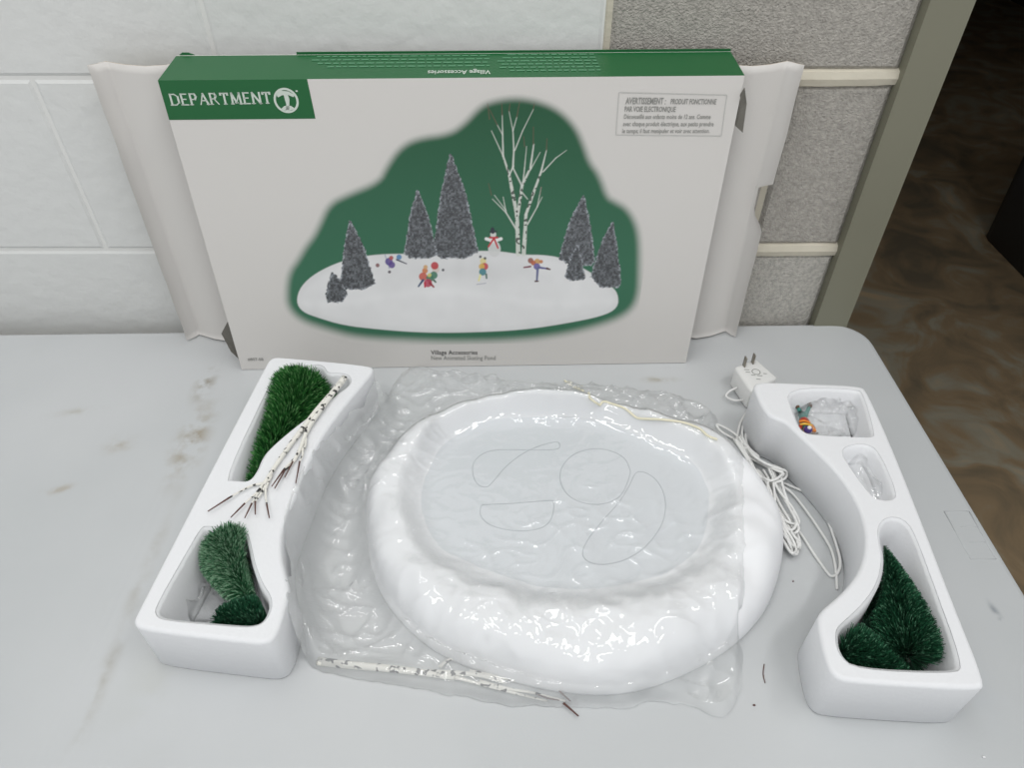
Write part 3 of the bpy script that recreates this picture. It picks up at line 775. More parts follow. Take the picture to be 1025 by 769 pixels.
trayR, PKR = tray('foam_tray', 'right white foam tray with green trees and a small figurine',
    [(754,385),(761,381.5),(812,383.5),(862,385.5),(869,392),(897,455),(926,528),(957,608),(988,684),(981,690.5),(915,687),(850,682.5),(836,678),(827,664),(818,622),(821,611),(840,596),(857,577),(865,558),(867,536),(862,512),(847,484),(822,456),(799,435),(786,422),(770,416.5),(762,406),(756,392)],
    [(PC, .030), (PD, .020), (PE, .050)])

# ---------- BOTTLE-BRUSH TREES ----------
def brush(label, tip, tz, base, bz, R, mkey, pocket, n=7000, pw=.9, frost=.25, seed=1):
    A = at(*base, TH_); B = at(*tip, TH_); A.z = TZ+bz; B.z = TZ+tz; ax = (B-A); L = ax.length; ax.normalize()
    rnd = random.Random(seed); a = ax.orthogonal().normalized(); b = ax.cross(a)
    root = empty('bottle_brush_tree', tuple(A)); tag(root, label, 'tree')
    P = inset(pocket[0], .005); zf = TZ+TH_-pocket[1]+.0015
    def clampin(p, c):
        for _ in range(9):
            if pip(p.x, p.y, P) or p.z > TZ+TH_+.003: break
            p = c.lerp(p, .86)
        if p.z < zf: p.z = zf+rnd.random()*.002
        return p
    V = []; Fc = []; fm = []
    for i in range(n):
        s = 1-math.sqrt(rnd.random()) if i % 4 else rnd.random()*.06
        s = min(s, .995); an = rnd.random()*6.283
        rad = R*(1-s)**pw*(.90+.12*rnd.random()); 
        if s < .06 : rad *= .75+.25*math.sqrt(s/.06+.01) 
        c = A+ax*(L*s)
        d = (a*math.cos(an)+b*math.sin(an)+ax*rnd.uniform(-.12,.30)+Vector((rnd.uniform(-.15,.15), rnd.uniform(-.15,.15), rnd.uniform(-.15,.15))))
        if s < .05: d -= ax*rnd.random()*.25
        d.normalize()
        e = clampin(c+d*(rad+.002), c); mid = c.lerp(e, .12)
        wv = (e-c).cross(Vector((rnd.random()-.5, rnd.random()-.5, rnd.random()-.5)))
        if wv.length < 1e-9: continue
        wv.normalize(); w = .00036
        e2 = c.lerp(e, .80)
        k = len(V); V += [mid-wv*w, mid+wv*w, e2+wv*w, e2-wv*w]; Fc.append((k, k+1, k+2, k+3)); fm.append(0)
        fr = rnd.random() < frost
        if fr: k = len(V); V += [e2-wv*w, e2+wv*w]
        else: k += 2; 
        q = len(V); V += [e+wv*w*.7, e-wv*w*.7]
        if fr: Fc.append((k, k+1, q, q+1)); fm.append(1)
        else: Fc.append((k+1, k, q, q+1)); fm.append(0)
    link('foliage', V, Fc, None, root, False, [M[mkey], M[{'needle_frost': 'frost', 'needle_mid': 'tip_mid'}.get(mkey, 'tip_dark')]], fm)
    mb = MB(); tube(mb, [A-ax*.004, A+ax*L*.5, B], [.0016, .0013, .0008], 6); mb.build('stem', M['wire'], root, True)
pkA, pkB = PKL; pkC, pkD, pkE = PKR
brush('tall bright green bottle-brush tree in upper pocket of the left foam tray', (242,480), .034, (300,376), .038, .040, 'needle_mid', pkA, 20000, .50, .16, 1)
brush('frosted green bottle-brush tree, upper one in the left tray lower pocket', (243,590), .046, (224,536), .044, .028, 'needle_frost', pkB, 12000, .42, .45, 2)
brush('small dark green bottle-brush tree below the frosted one, left tray', (208,606), .040, (255,612), .040, .024, 'needle_dark', pkB, 9000, .40, .12, 3)
brush('tall dark green bottle-brush tree with pointed tip, right tray', (889,540), .052, (922,640), .034, .034, 'needle_dark', pkE, 22000, .90, .14, 4)
brush('blackish green tree against the curved wall of the right tray pocket', (889,560), .030, (878,632), .030, .020, 'needle_deep', pkE, 8000, .5, .04, 5)
brush('small green bottle-brush tree at front of the right tray pocket', (925,664), .036, (850,639), .040, .028, 'needle_dark', pkE, 11000, .60, .08, 6)

# ---------- BIRCH TREES ----------
def branchpx(mb, pts, r0, r1, mi=0, n=4):
    Q = catmull([at(x, y, z) for x, y, z in pts], n)
    N_ = len(Q); tube(mb, Q, [r0+(r1-r0)*i/(N_-1) for i in range(N_)], 7, mi)
z = TH_+.0035
r1_ = empty('bare_birch_tree', tuple(at(343,380,.06))); tag(r1_, 'white bare birch tree lying across the left foam tray', 'tree')
for pts, a_, b_ in [
    ([(345,378,z),(333,393,z),(318,410,z),(303,429,z),(290,446,z),(276,466,z),(264,485,z)], .0036, .0018),
    ([(341,384,z+.001),(326,403,z+.002),(309,428,z+.001),(301,448,z),(294,462,z)], .0030, .0016)]:
    mb = MB(); branchpx(mb, pts, a_, b_); mb.build('trunk', M['birch'], r1_, True)
zz = z-.001
tw = [((264,484),(250,487),(230,498),(208,512)), ((265,482),(257,493),(245,504),(231,518)), ((262,488),(258,494),(252,504),(245,518.5)), ((266,486),(262,493),(255.5,502),(255.5,515)), ((272,476),(266,490),(267,505),(269.5,518.5)),
      ((296,458),(290,464),(284,470),(272,487)), ((297,458),(291,466),(285,471),(275,489)), ((300,452),(297,458),(293,462),(285,478)), ((302,446),(303,455),(300,462),(296,484)), ((288,450),(280,462),(272,470),(262,480)), ((306,434),(306,444),(304,450),(300,462))]
for i, t in enumerate(tw):
    mb = MB(); branchpx(mb, [(x, y, zz+.0008*k) for k, (x, y) in enumerate(t[:3])], .0013, .0008); mb.build('branch', M['birch'] if i > 8 else mat_pale if 'mat_pale' in globals() else M['birch'], r1_, True)
    if i < 9:
        mb = MB(); branchpx(mb, [(x, y, zz+.0008*(k+2)) for k, (x, y) in enumerate(t[2:])], .0009, .0005); mb.build('twig', M['twig'], r1_, True)
z = .0052
r2_ = empty('bare_birch_tree', tuple(at(420,674,.0))); tag(r2_, 'white bare birch lying on the table under front edge of the clear bag', 'tree')
for pts, a_, b_ in [([(318,662,z),(350,666,z),(385,669,z),(420,673,z),(455,678,z)], .0036, .0028), ([(420,673,z),(455,674,z),(480,676,z+.002),(505,683,z)], .0026, .0014)]:
    mb = MB(); branchpx(mb, pts, a_, b_); mb.build('trunk', M['birch'], r2_, True)
for t in [((455,678),(485,686),(515,694),(548,702)), ((470,672),(500,678),(530,684),(556,686)), ((480,682),(510,690),(535,694),(566,702)), ((440,668),(452,660),(470,664),(492,672))]:
    mb = MB(); branchpx(mb, [(x, y, .004) for x, y in t], .0016, .0008); mb.build('branch', M['birch'], r2_, True)
for t in [((564,704),(571,710),(579,717)), ((556,686),(562,694),(571,702)), ((536,694),(548,699),(560,701))]:
    mb = MB(); branchpx(mb, [(x, y, .004) for x, y in t], .0010, .0006); mb.build('twig', M['twig'], r2_, True)
mb = MB()

# ---------- SNOW BASE ----------
OUT = [(364,490,.022),(368,553),(379,589),(396,614),(422,639),(447,655),(473,666),(505,676),(534,684),(575,691),(615,692),(648,686),(676,676),(708,661),(737,642),(758,621),(773,599),(785,556),(783,520),(770,492,.016),(752,466,.02),(722,440,.028),(676,416,.036),(625,399,.042),(574,391,.043),(513,388,.042),(463,400,.036),(417,424,.028),(376,462,.024)]
INN = [(437,451),(448,440),(463,431),(488,419),(540,416),(595,418.5),(620,426),(645,439),(672,450),(696,463),(706,480),(711,500),(708,526),(701,548),(686,562),(666,574),(634,583),(600,589),(568,590),(539,586),(510,579),(483,568),(458,558),(437,545),(425,524),(421,500),(427,474)]
Oo = contour(OUT, .010, 1); Ii = contour(INN, .022, 1)
DC = Vector((sum(p.x for p in Ii)/len(Ii), sum(p.y for p in Ii)/len(Ii)))
def radial(P, c, NA):
    ang = sorted([(math.atan2(p.y-c.y, p.x-c.x) % (2*math.pi), (p-c).length) for p in P]); out = []
    A = [a for a, _ in ang]; R = [r for _, r in ang]; A = [A[-1]-2*math.pi]+A+[A[0]+2*math.pi]; R = [R[-1]]+R+[R[0]]
    return np.interp(np.arange(NA)*2*math.pi/NA, A, R)
NA = 720
RO = radial(Oo, DC, NA); RI = radial(Ii, DC, NA)
def smooth_arr(a, k):
    for _ in range(k): a = (np.roll(a,1)+a*2+np.roll(a,-1))/4
    return a
RO = smooth_arr(RO, 30); RI = smooth_arr(RI, 12)
PONDZ = .021
def snow_h(x, y):
    dx, dy = x-DC.x, y-DC.y; r = math.hypot(dx, dy); an = math.atan2(dy, dx) % (2*math.pi)
    f = an/(2*math.pi)*NA; i = int(f) % NA; k = f-int(f); j = (i+1) % NA
    ro = RO[i]*(1-k)+RO[j]*k; ri = RI[i]*(1-k)+RI[j]*k
    if r >= ro: return -1
    if r <= ri: return PONDZ
    s = (r-ri)/(ro-ri)     # 0 inner .. 1 outer
    crest = .040+.007*noise.noise(Vector((math.cos(an)*1.7, math.sin(an)*1.7, 3)))+.004*math.sin(an)
    inner = min(1, s/.42); inner = inner*inner*(3-2*inner)
    outer = max(0, (s-.5)/.5); o_ = math.sqrt(max(0, 1-outer**2.6))
    h = (PONDZ+(crest-PONDZ)*inner)*o_ + .003*(1-o_)
    env = min(1, s*5)*o_
    l1 = noise.noise(Vector((x*24, y*24, .5))); l2 = noise.noise(Vector((x*58, y*58, 4)))
    lump = 1-abs(noise.noise(Vector((x*20+3, y*20, 9))))*2
    h += env*(.0078*l1+.0016*l2+.0030*max(0, lump-.35))
    return max(h, .002)
def snow():
    root = empty('snow_pond_base', (DC.x, DC.y, TZ)); tag(root, 'oval white foam snow base with flat pond, inside the clear plastic bag', 'model base')
    NR = 64; NAa = 360; V = []; Fc = []
    for i in range(NR+1):
        s = 1-(1-i/NR)**1.5 if True else i/NR
        for k in range(NAa):
            an = 2*math.pi*k/NAa; ro = RO[k*2]*.99999; ri = RI[k*2]-.0005; r = ri+(ro-ri)*s
            x, y = DC.x+r*math.cos(an), DC.y+r*math.sin(an); h = snow_h(x, y)
            V.append(Vector((x, y, TZ+(max(h, .002) if i < NR else .0045))))
    for i in range(NR):
        for k in range(NAa): Fc.append((i*NAa+k, (i+1)*NAa+k, (i+1)*NAa+(k+1)%NAa, i*NAa+(k+1)%NAa))
    b0 = len(V)
    for k in range(NAa):
        an = 2*math.pi*k/NAa; r = RO[k*2]; V.append(Vector((DC.x+r*math.cos(an), DC.y+r*math.sin(an), TZ+.0018)))
    for k in range(NAa): Fc.append((NR*NAa+k, b0+k, b0+(k+1)%NAa, NR*NAa+(k+1)%NAa))
    Fc.append(tuple(b0+k for k in range(NAa))[::-1])
    link('snow_bank', V, Fc, M['snow'], root, True)
    V = [Vector((DC.x, DC.y, TZ+PONDZ))]; Fc = []
    for k in range(180):
        an = 2*math.pi*k/180; r = RI[k*4]+.0006; V.append(Vector((DC.x+r*math.cos(an), DC.y+r*math.sin(an), TZ+PONDZ)))
    for k in range(180): Fc.append((0, 1+k, 1+(k+1)%180))
    # give it thickness
    n = len(V); V += [v-Vector((0,0,.002)) for v in V[1:]]
    for k in range(180): Fc.append((1+k, n+k, n+(k+1)%180, 1+(k+1)%180))
    link('pond_surface', V, Fc, M['pond'], root)
    zs = lambda L_: [at(270+x/1.971, 350+y/1.971, PONDZ+.0001) for x, y in L_]
    loops = [([(402,225),(402,250),(412,267),(428,271),(443,258),(465,232),(495,208),(525,193),(555,184),(570,184),(571,194),(552,198),(500,198),(450,198),(420,206)], True),
             ([(712,240),(700,215),(672,200),(638,196),(600,207),(577,232),(574,262),(592,290),(625,304),(660,304),(690,290),(706,262),(712,240)], False),
             ([(713,262),(690,300),(655,340),(625,380),(618,405),(632,420),(660,424),(700,415),(740,390),(770,352),(781,315),(776,280),(760,255),(738,242),(722,244),(713,262)], False),
             ([(418,308),(430,306),(490,303),(552,298),(560,303),(560,318),(553,338),(535,352),(500,358),(460,354),(430,343),(416,326)], True)]
    for P, cl in loops:
        mb = MB(); tube(mb, catmull(zs(P), 5, cl), .00045, 5, closed=cl); mb.build('skating_track', M['groove'], root)
snow()

# ---------- CLEAR BAG ----------
def bag():
    OUTB = [(376,374,.058),(405,362),(440,372),(473,375),(520,380),(574,384),(640,390),(701,399),(715,412),(722,428),(731,452),(737,490),(735,540),(736,590),(738,634),(745,660),(741,700),(722,722),(691,702),(655,700),(625,708),(574,706),(498,704),(455,694),(422,688),(370,680),(321,672),(306,660),(300,640),(298,605,.02),(291,570,.045),(285,527,.055),(290,500,.06),(303,470,.062),(322,438,.062),(350,404,.062),(366,386,.062)]
    P = contour(OUTB, .004, 1); c = DC+Vector((-.02, 0)); NAb = 760; NRb = 150
    R = smooth_arr(radial(P, c, NAb), 3)
    R = R*np.array([1+.012*noise.noise(Vector((k*.09, 0, 7)))+.006*noise.noise(Vector((k*.35, 3, 7))) for k in range(NAb)])
    T_out = contour([(268,362),(271,357),(372,365),(376,369),(360,388),(340,412),(322,437),(309,462),(299,488),(290,508),(283,527),(281,548),(284,568),(290,588),(286,607),(275,641),(134,630)], TH_, 1)
    Tc = Vector((sum(p.x for p in T_out)/len(T_out), sum(p.y for p in T_out)/len(T_out)))
    step = .0035; H = {}
    def under(x, y):
        h = snow_h(x, y); h = max(h, 0)
        if h <= 0: 
            # how near the snow base: the film bridges down from it
            pass
        return h
    # smoothed support field on a grid
    x0, x1, y0, y1 = -.30, .34, .20, .74; st = .004
    nx = int((x1-x0)/st)+1; ny = int((y1-y0)/st)+1
    G = np.zeros((ny, nx)); TR = np.zeros((ny, nx))
    for j in range(ny):
        for i in range(nx):
            x, y = x0+i*st, y0+j*st; G[j, i] = under(x, y)
            if pip(x, y, T_out): TR[j, i] = TH_
    # birch under the front of the bag
    for q in range(80):
        t = q/79; px_ = 318+(556-318)*t; py_ = 662+(694-662)*t; p = at(px_, py_, .004)
        i, j = int((p.x-x0)/st), int((p.y-y0)/st)
        for a in (-1,0,1):
            for b in (-1,0,1): G[j+a, i+b] = max(G[j+a, i+b], .0088)
    S0 = np.maximum(G, TR); S = S0.copy()
    for _ in range(26):   # membrane sag
        A_ = S.copy(); A_[1:-1,1:-1] = (S[:-2,1:-1]+S[2:,1:-1]+S[1:-1,:-2]+S[1:-1,2:])/4; S = np.maximum(A_-.00012, S0)
    def smp(x, y, A_):
        fx = min(max((x-x0)/st, 0), nx-1.001); fy = min(max((y-y0)/st, 0), ny-1.001); i, j = int(fx), int(fy); a, b = fx-i, fy-j
        return (A_[j,i]*(1-a)+A_[j,i+1]*a)*(1-b)+(A_[j+1,i]*(1-a)+A_[j+1,i+1]*a)*b
    V = []; Fc = []
    for i in range(NRb+1):
        s = (i/NRb)**.8
        for k in range(NAb):
            an = 2*math.pi*k/NAb; r = R[k]*s; x, y = c.x+r*math.cos(an), c.y+r*math.sin(an)
            b_ = smp(x, y, S); on = snow_h(x, y) > 0
            # creases: ridged noise, stretched in two directions
            q = Vector((x*17+1.5*noise.noise(Vector((x*6, y*6, 2))), y*17*.55, 1.3)); w1 = (1-abs(noise.noise(q))*2.2)
            q = Vector((x*26+y*32, y*40-x*18, 8)); w2 = (1-abs(noise.noise(q))*2.2)
            q = Vector((x*70, y*52, 4)); w3 = noise.noise(q)
            w4 = 1-abs(noise.noise(Vector((x*16-y*44, y*14+x*34, 12))))*2.6
            amp = .24 if on else .75
            inpond = math.hypot(x-DC.x, y-DC.y) < RI[int((math.atan2(y-DC.y, x-DC.x) % 6.28318)/6.28318*NA) % NA]
            if inpond: amp = .20
            patch = max(0, min(1, .55+1.6*noise.noise(Vector((x*7, y*7, 30)))))
            hw = .0018 + amp*(.3+.9*patch)*(.0075*max(0, w1)**2 + .0055*max(0, w2)**2 + .0065*max(0, w4)**3 + .0012*w3)
            e = min(1, (1-s)/.035); 
            zt = b_+hw
            if inpond: zt = max(PONDZ+.0015, b_+hw)
            if TR_near(x, y, T_out, b_): zt = max(zt, b_+.0012)
            zt = zt*e + (max(b_, .0)+.0012)*(1-e) if b_ > .03 else zt*e+.0012*(1-e)
            V.append(Vector((x, y, TZ+max(zt, .0012))))
    for i in range(NRb):
        for k in range(NAb):
            if i == 0: Fc.append((0*NAb+k, NAb+k, NAb+(k+1)%NAb)) if False else Fc.append((i*NAb+k, (i+1)*NAb+k, (i+1)*NAb+(k+1)%NAb, i*NAb+(k+1)%NAb))
            else: Fc.append((i*NAb+k, (i+1)*NAb+k, (i+1)*NAb+(k+1)%NAb, i*NAb+(k+1)%NAb))
    # lower layer lying on the table
    nb = len(V); V += [Vector((c.x+R[k]*.985*math.cos(2*math.pi*k/NAb), c.y+R[k]*.985*math.sin(2*math.pi*k/NAb), TZ+.0007)) for k in range(NAb)]
    # drop the innermost ring faces that collapse to a point
    Fc = [f for f in Fc if not all(v < NAb for v in f)]
    o = link('clear_plastic_bag', V, Fc, M['film'], None, True)
    tag(o, 'crumpled clear plastic bag draped over the white snow base', 'bag')
def TR_near(x, y, T, b): return b > .045
bag()

# ---------- ADAPTER AND CORD ----------
def adapter():
    h = .030
    A, B, C, D = at(735,367,h), at(757,358.5,h), at(779,378,h), at(752,392,h)
    cen = (A+B+C+D)/4; root = empty('power_adapter', (cen.x, cen.y, TZ)); tag(root, 'white plug-in power adapter with a bundled white cord beside right tray', 'power adapter')
    q = [A, B, C, D]; V = [Vector((p.x, p.y, TZ+.001)) for p in q]+q
    if area2([Vector((p.x, p.y)) for p in q]) < 0: V = V[:4][::-1]+V[4:][::-1]
    beveled('body', *hexa(V), M['adapter'], root, .0035, 3)
    mb = MB(); 
    V2 = [cen+(p-cen)*1.015 for p in q]; V2 = [Vector((p.x, p.y, TZ+.0215)) for p in V2]+[Vector((p.x, p.y, TZ+.0225)) for p in V2]
    # prongs
    for px_, py_ in ((744.5,366.5), (753,363.5)):
        p = at(px_, py_, h); d = (B-A).normalized(); e = Vector((-d.y, d.x, 0)); e = (D-A); e.z = 0; e.normalize()
        w, t, hh = .0030, .0008, .0135
        b8 = [p-e*w-d*t, p+e*w-d*t, p+e*w+d*t, p-e*w+d*t]
        V = [Vector((v.x, v.y, TZ+h-.0005)) for v in b8]+[Vector((v.x, v.y, TZ+h+hh)) for v in b8]
        beveled('prong', *hexa(V), M['steel'], root, .0004, 1)
    # printed rating marks (illegible): small bars and a ring
    mb = MB(); hz = TZ+h+.0003
    ex = (B-A).normalized(); ey = (D-A).normalized()
    def s_(u, v, du, dv):
        o = A+ex*u+ey*v; V = [o, o+ex*du, o+ex*du+ey*dv, o+ey*dv]; mb.add([Vector((p.x, p.y, hz)) for p in V], [(0,1,2,3)])
    ctr = A.lerp(C, .5)
    for k in range(16):
        a0 = 2*math.pi*k/16; a1 = 2*math.pi*(k+1)/16
        V = [ctr+Vector((math.cos(a)*r, math.sin(a)*r, 0)) for a, r in ((a0,.0042),(a1,.0042),(a1,.0052),(a0,.0052))]
        mb.add([Vector((p.x, p.y, hz)) for p in V], [(0,1,2,3)])
    for (px_, py_, l) in ((745,370.5,.006),(746.5,373,.005),(752,376,.005),(758,376.5,.006),(764,374.5,.004),(757,380,.005)):
        p = at(px_, py_, h); d = Vector((1, -.1, 0)).normalized()*l; e = Vector((.1,1,0))*.0011
        mb.add([Vector((v.x, v.y, hz)) for v in (p, p+d, p+d+e, p+e)], [(0,1,2,3)])
    mb.build('rating_print', M['ink_grey'], root)
    # cord
    mb = MB(); r = .00135; rnd = random.Random(11)
    def path(P, jit=0, zb=.003, zr=.0):
        Q = []
        for (x, y, *zz) in P:
            z = zz[0] if zz else zb+rnd.random()*zr
            Q.append(at(x+rnd.uniform(-jit, jit), y+rnd.uniform(-jit, jit), z))
        tube(mb, catmull(Q, 7), r, 7)
    path([(738,388,.012),(730,392,.008),(727,397,.006),(736,401,.008),(748,400,.006),(756,402,.003),(748,412,.003),(741,424,.004),(738,440,.004),(741,450,.006),(752,459,.008),(768,466,.012)])
    for k in range(2): path([(757+k,400,.002),(748+2*k,415,.003),(743+3*k,432,.004),(746+3*k,447,.005),(760,458,.006)], 1)
    # bundle strands: long folded loops running down to the right
    for k in range(8):
        o = k*1.3
        path([(740+o*.6,436+o), (748+o,452+o*.6), (760+o,462+o*.5), (775+o,468+o*.4), (782+o*.7,474+o*.4), (778,480+o*.3), (768-o*.3,482), (758-o*.2,474), (748,458), (735+o*.4,438)], 1.8, .003, .014)
    for k in range(9):
        dx = rnd.uniform(-5, 5); e = rnd.uniform(-8, 8)
        path([(758+dx,470), (766+dx,484), (775+dx,500+e*.4), (786+dx,520+e*.5), (795+dx*.6,536+e), (799+dx*.4,545+e), (796+dx*.5,549+e), (788+dx*.6,540+e), (779+dx,520+e), (770+dx,500), (762+dx,482)], 2.0, .002, .012)
    for k in range(4):
        path([(770+k*3,470), (779+k*2,490), (791+k,508+k*2), (798,522+k*3), (790,524+k*3), (778,510), (768+k*2,492), (764+k*3,478)], 2.0, .006, .010)
    path([(775,500),(780,525),(788,547),(791,551),(794,548),(795,530),(790,515)], .5, .003, .004)
    # two wide loops towards the tray
    path([(772,478,.006),(790,486,.003),(808,494,.003),(822,505,.004),(829,522,.004),(837,545,.004),(841,562,.004),(839,573,.003),(833,577,.002),(828,573,.002),(815,555,.002),(804,538,.002),(797,528,.003),(788,515,.004)])
    path([(776,482,.008),(792,493,.004),(806,510,.003),(818,527,.003),(830,546,.003),(835,560,.002),(837,575,.002),(838,590,.002)])
    path([(736,440,.004),(722,432,.004),(718,425,.006),(735,434,.008),(750,450,.010)])
    mb.build('cord', M['cord'], root, True)
adapter()
mb = MB()
Q = []
for x, y in [(565,381),(575,388),(582,391),(592,400),(606,409),(622,416),(640,419),(662,420),(684,423),(700,429),(708,436),(718,440)]:
    p = at(x, y, .03)
    for _ in range(8):
        h = max([0]+[snow_h(p.x+a*.003, p.y+b*.003) for a in (-2,-1,0,1,2) for b in (-2,-1,0,1,2)])
        p = at(x, y, max(h, .003)+.0022)
    Q.append(p)
Q6 = catmull(Q, 8)
for p in Q6: p.z = max(p.z, TZ+max(snow_h(p.x+a*.0012, p.y+b*.0012) for a in (-1,0,1) for b in (-1,0,1))+.0012)
tube(mb, Q6, .0013, 7)
for i in range(3):
    c = Q6[9+i*4]; ball(mb, c+Vector((0,0,.0006)), .0022, n=8)
tag(mb.build('lead_wire', M['cord_y'], None, True), 'thin cream wire lying over the back rim of the snow base', 'wire')

# ---------- FIGURINE (skater) in pocket C ----------
def figurine():
    zf = TH_-.030; b = at(806, 424, zf+.004); root = empty('skater_figurine', (b.x, b.y, TZ+zf)); tag(root, 'tiny painted skater figurine in teal, orange and purple, right foam tray', 'figurine')
    col = {k: mat('paint_'+k, c, .35) for k, c in dict(teal=(52,128,118), orange=(232,138,40), red=(170,62,44), purple=(70,50,120), white=(238,238,238), brown=(96,70,52), skin=(226,178,150), yellow=(240,190,70)).items()}
    zc = zf+.007
    # body: one skinned figure lying on its back, head to the front, legs towards the wall
    g = lambda x, y, dz=0: at(x, y, zc+dz)
    J = [g(803.5,418), g(805,423), g(807,427.5), g(808,431), g(801.5,413), g(798.5,408), g(808,412.5), g(810.5,407), g(801,427), g(800,431.5), g(813,425.5), g(816,430), g(804.5,420.5)]
    E = [(0,12),(12,1),(1,2),(2,3),(0,4),(4,5),(0,6),(6,7),(2,8),(8,9),(2,10),(10,11)]
    rad = [.0036,.0042,.0036,.0034,.0026,.0018,.0026,.0018,.0020,.0015,.0020,.0015,.0040]
    org = Vector(root['_w']); me = bpy.data.meshes.new('body'); me.from_pydata([tuple(p-org) for p in J], E, []); o = bpy.data.objects.new('body', me); COL.objects.link(o); o.parent = root
    me.materials.append(col['teal'])
    md = o.modifiers.new('Skin', 'SKIN'); me.skin_vertices[0].data[0].use_root = True
    for i, r in enumerate(rad): me.skin_vertices[0].data[i].radius = (r, r)
    s = o.modifiers.new('Sub', 'SUBSURF'); s.levels = 2; s.render_levels = 2
    def P(name, fn, m):
        mb = MB(); fn(mb); mb.build(name, m, root, True)
    P('coat', lambda mb: lathe(mb, g(804.3,420.3), g(807.4,429)-g(804.3,420.3), [(0,.0046),(.003,.0054),(.006,.0052),(.009,.0040),(.010,.002)], 14), col['red'])
    for k, (a, c) in enumerate([((800,422,.004),(811,423.5,.004)), ((801,425,.004),(812,426,.004))]):
        P('scarf', lambda mb, a=a, c=c: tube(mb, catmull([g(*a), g((a[0]+c[0])/2, a[1]-.6, .0062), g(*c)], 5), .0012, 7), col['orange' if k == 0 else 'yellow'])
    P('sleeve', lambda mb: tube(mb, catmull([g(802,426,.001), g(800,429,.001), g(800.5,433,.001)], 4), .0024, 8), col['red'])
    P('sleeve', lambda mb: tube(mb, catmull([g(811.5,426,.001), g(814,429,.001), g(815,432.0,.001)], 4), .0024, 8), col['orange'])
    hc = g(808,430.5,.0015)
    P('head', lambda mb: ball(mb, hc, .0042), col['skin'])
    P('hat', lambda mb: ball(mb, hc+Vector((.0002,-.0010,.0014)), .0046, .0042, .0042), col['purple'])
    P('pompom', lambda mb: ball(mb, hc+Vector((.0003,-.0018,.0054)), .0021), col['white'])
    for x, y in ((798,407), (810.8,406.3)): P('boot', lambda mb, x=x, y=y: ball(mb, g(x, y, .001), .0026, .0030, .0026), col['brown'])
    P('skate', lambda mb: tube(mb, [g(813,434.5,0), g(819,433.8,0)], .0008, 6), M['steel'])
figurine()

# ---------- SMALL CLEAR BAGGIES IN THE POCKETS ----------
def baggie(label, poly, pocket, amp, seed, zoff=.004, it=1):
    P = contour(poly, TH_-pocket[1]+.01, it); c = Vector((sum(p.x for p in P)/len(P), sum(p.y for p in P)/len(P)))
    NAc, NRc = 96, 26; R = radial(P, c, NAc); zb = TZ+TH_-pocket[1]+.0012; V = []; Fc = []
    for i in range(NRc+1):
        s = max(i/NRc, .002)
        for k in range(NAc):
            an = 2*math.pi*k/NAc; r = R[k]*s; x, y = c.x+r*math.cos(an), c.y+r*math.sin(an)
            w = max(0, 1-abs(noise.noise(Vector((x*60, y*45, seed))))*2.4)**2+.6*max(0, 1-abs(noise.noise(Vector((x*40-y*60, y*50, seed+5))))*2.4)**2
            V.append(Vector((x, y, zb+(zoff+amp*w)*(1-s**4)+.0002)))
    for i in range(NRc):
        for k in range(NAc): Fc.append((i*NAc+k, (i+1)*NAc+k, (i+1)*NAc+(k+1)%NAc, i*NAc+(k+1)%NAc))
    n = len(V); V += [v.copy() for v in V[NRc*NAc:]]
    for v in V[n:]: v.z = zb
    Fc.append(tuple(range(n, n+NAc))[::-1])
    tag(link('small_plastic_bag', V, Fc, M['film2'], None, True), label, 'bag')
baggie('small clear bag around the figurine in the right tray', [(799,402),(850,398),(864,408),(868,428),(840,431),(806,434),(797,424)], pkC, .009, 1, .0125)
baggie('small clear bag crumpled in the narrow pocket of the right tray', [(850,452),(869,448),(880,465),(891,494),(878,495),(860,472)], pkD, .008, 2, .004)
baggie('small clear bag beside the dark tree in the left tray', [(176,600),(205,580),(222,590),(222,612),(205,618),(175,614)], pkB, .012, 3, .006)

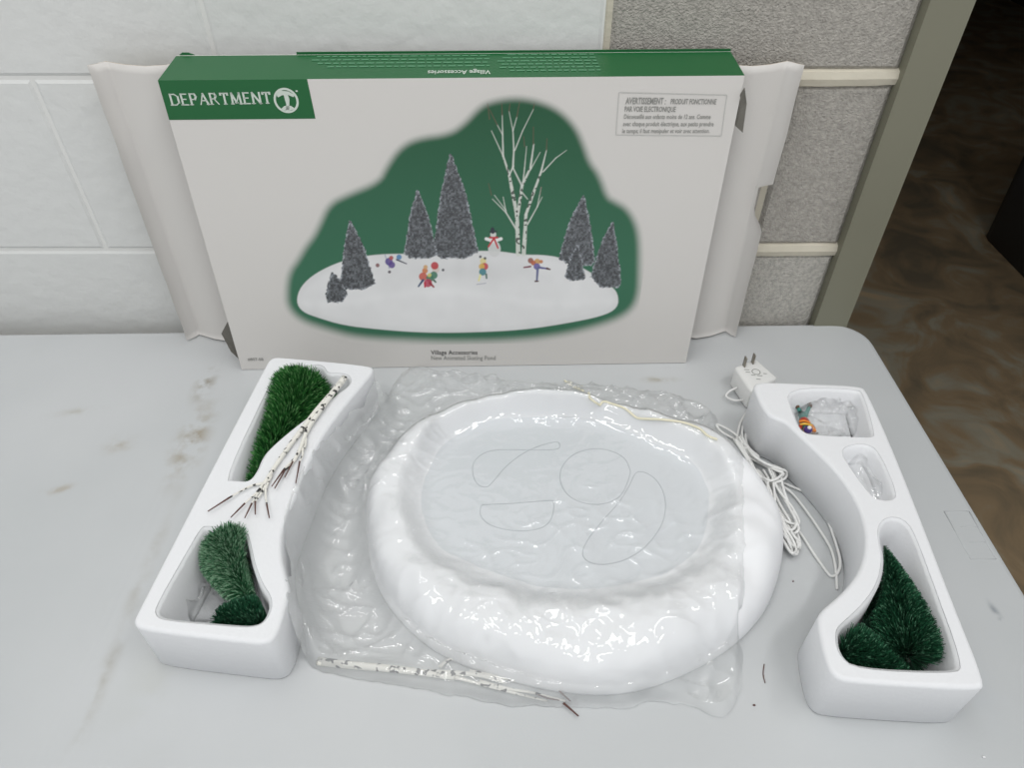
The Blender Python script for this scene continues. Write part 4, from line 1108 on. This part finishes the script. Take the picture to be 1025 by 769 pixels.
# ---------- CRUMBS on the table ----------
mb = None
for (x, y, r, m, lb) in [(755,706,.0009,'twig','dark crumb on the table in front of the clear bag'), (985,758,.0009,'foam_cut','tiny white foam crumb near the front table edge'), (794,582,.0007,'twig','dark speck on the table right of the snow base')]:
    p = at(x, y, r); mb = MB(); ball(mb, p, r*1.4, r*.9, r*.9, n=8); tag(mb.build('crumb', M[m], None, True), lb, 'crumb')
mb = MB(); tube(mb, catmull([at(765,665,.0006), at(764,675,.0006), at(766,684,.0006)], 4), .0004, 5); tag(mb.build('loose_needle', M['twig'], None), 'thin dark needle on table between snow base and right tray', 'needle')

# ---------- LIGHT, WORLD, CAMERA ----------
def area(name, loc, target, sx, sy, power, col=(1,1,1)):
    l = bpy.data.lights.new(name, 'AREA'); l.shape = 'RECTANGLE'; l.size = sx; l.size_y = sy; l.energy = power; l.color = col
    o = bpy.data.objects.new(name, l); COL.objects.link(o); o.location = loc
    o.rotation_euler = (Vector(target)-Vector(loc)).to_track_quat('-Z', 'Y').to_euler(); return o
area('ceiling_or_fill_light', (-.7, -.45, 2.8), (0, .45, .74), 1.3, .16, 10.5, (1, .99, .97))
area('ceiling_or_fill_light', (.95, -.1, 2.8), (0.1, .5, .74), 1.3, .16, 11.5, (1, .99, .98))
area('ceiling_or_fill_light', (-.2, .35, 2.7), (0, .45, .74), 1.2, .14, 6, (1, .99, .98))
area('ceiling_or_fill_light', (2.3, 2.6, 2.55), (2.3, 1.8, 0), .9, .12, 2.2, (1, .95, .88))  # unseen fill light added to brighten the storeroom floor
w = bpy.data.worlds.new('World'); sc.world = w; w.use_nodes = True
w.node_tree.nodes['Background'].inputs['Color'].default_value = (.965, .985, 1.0, 1); w.node_tree.nodes['Background'].inputs['Strength'].default_value = .74
cam = bpy.data.cameras.new('camera'); co = bpy.data.objects.new('camera', cam); COL.objects.link(co); sc.camera = co
co.location = (0, 0, CZ); co.rotation_euler = (math.pi/2-TH, 0, 0); cam.sensor_width = 36; cam.lens = 36*F/1025; cam.clip_start = .01
sc.view_settings.view_transform = 'Standard'; sc.view_settings.look = 'None'; sc.view_settings.gamma = 1; sc.view_settings.exposure = -0.08
sc.view_settings.use_curve_mapping = False
sc.cycles.transparent_max_bounces = 16
for o in list(bpy.data.objects):
    if '_w' in o: del o['_w']
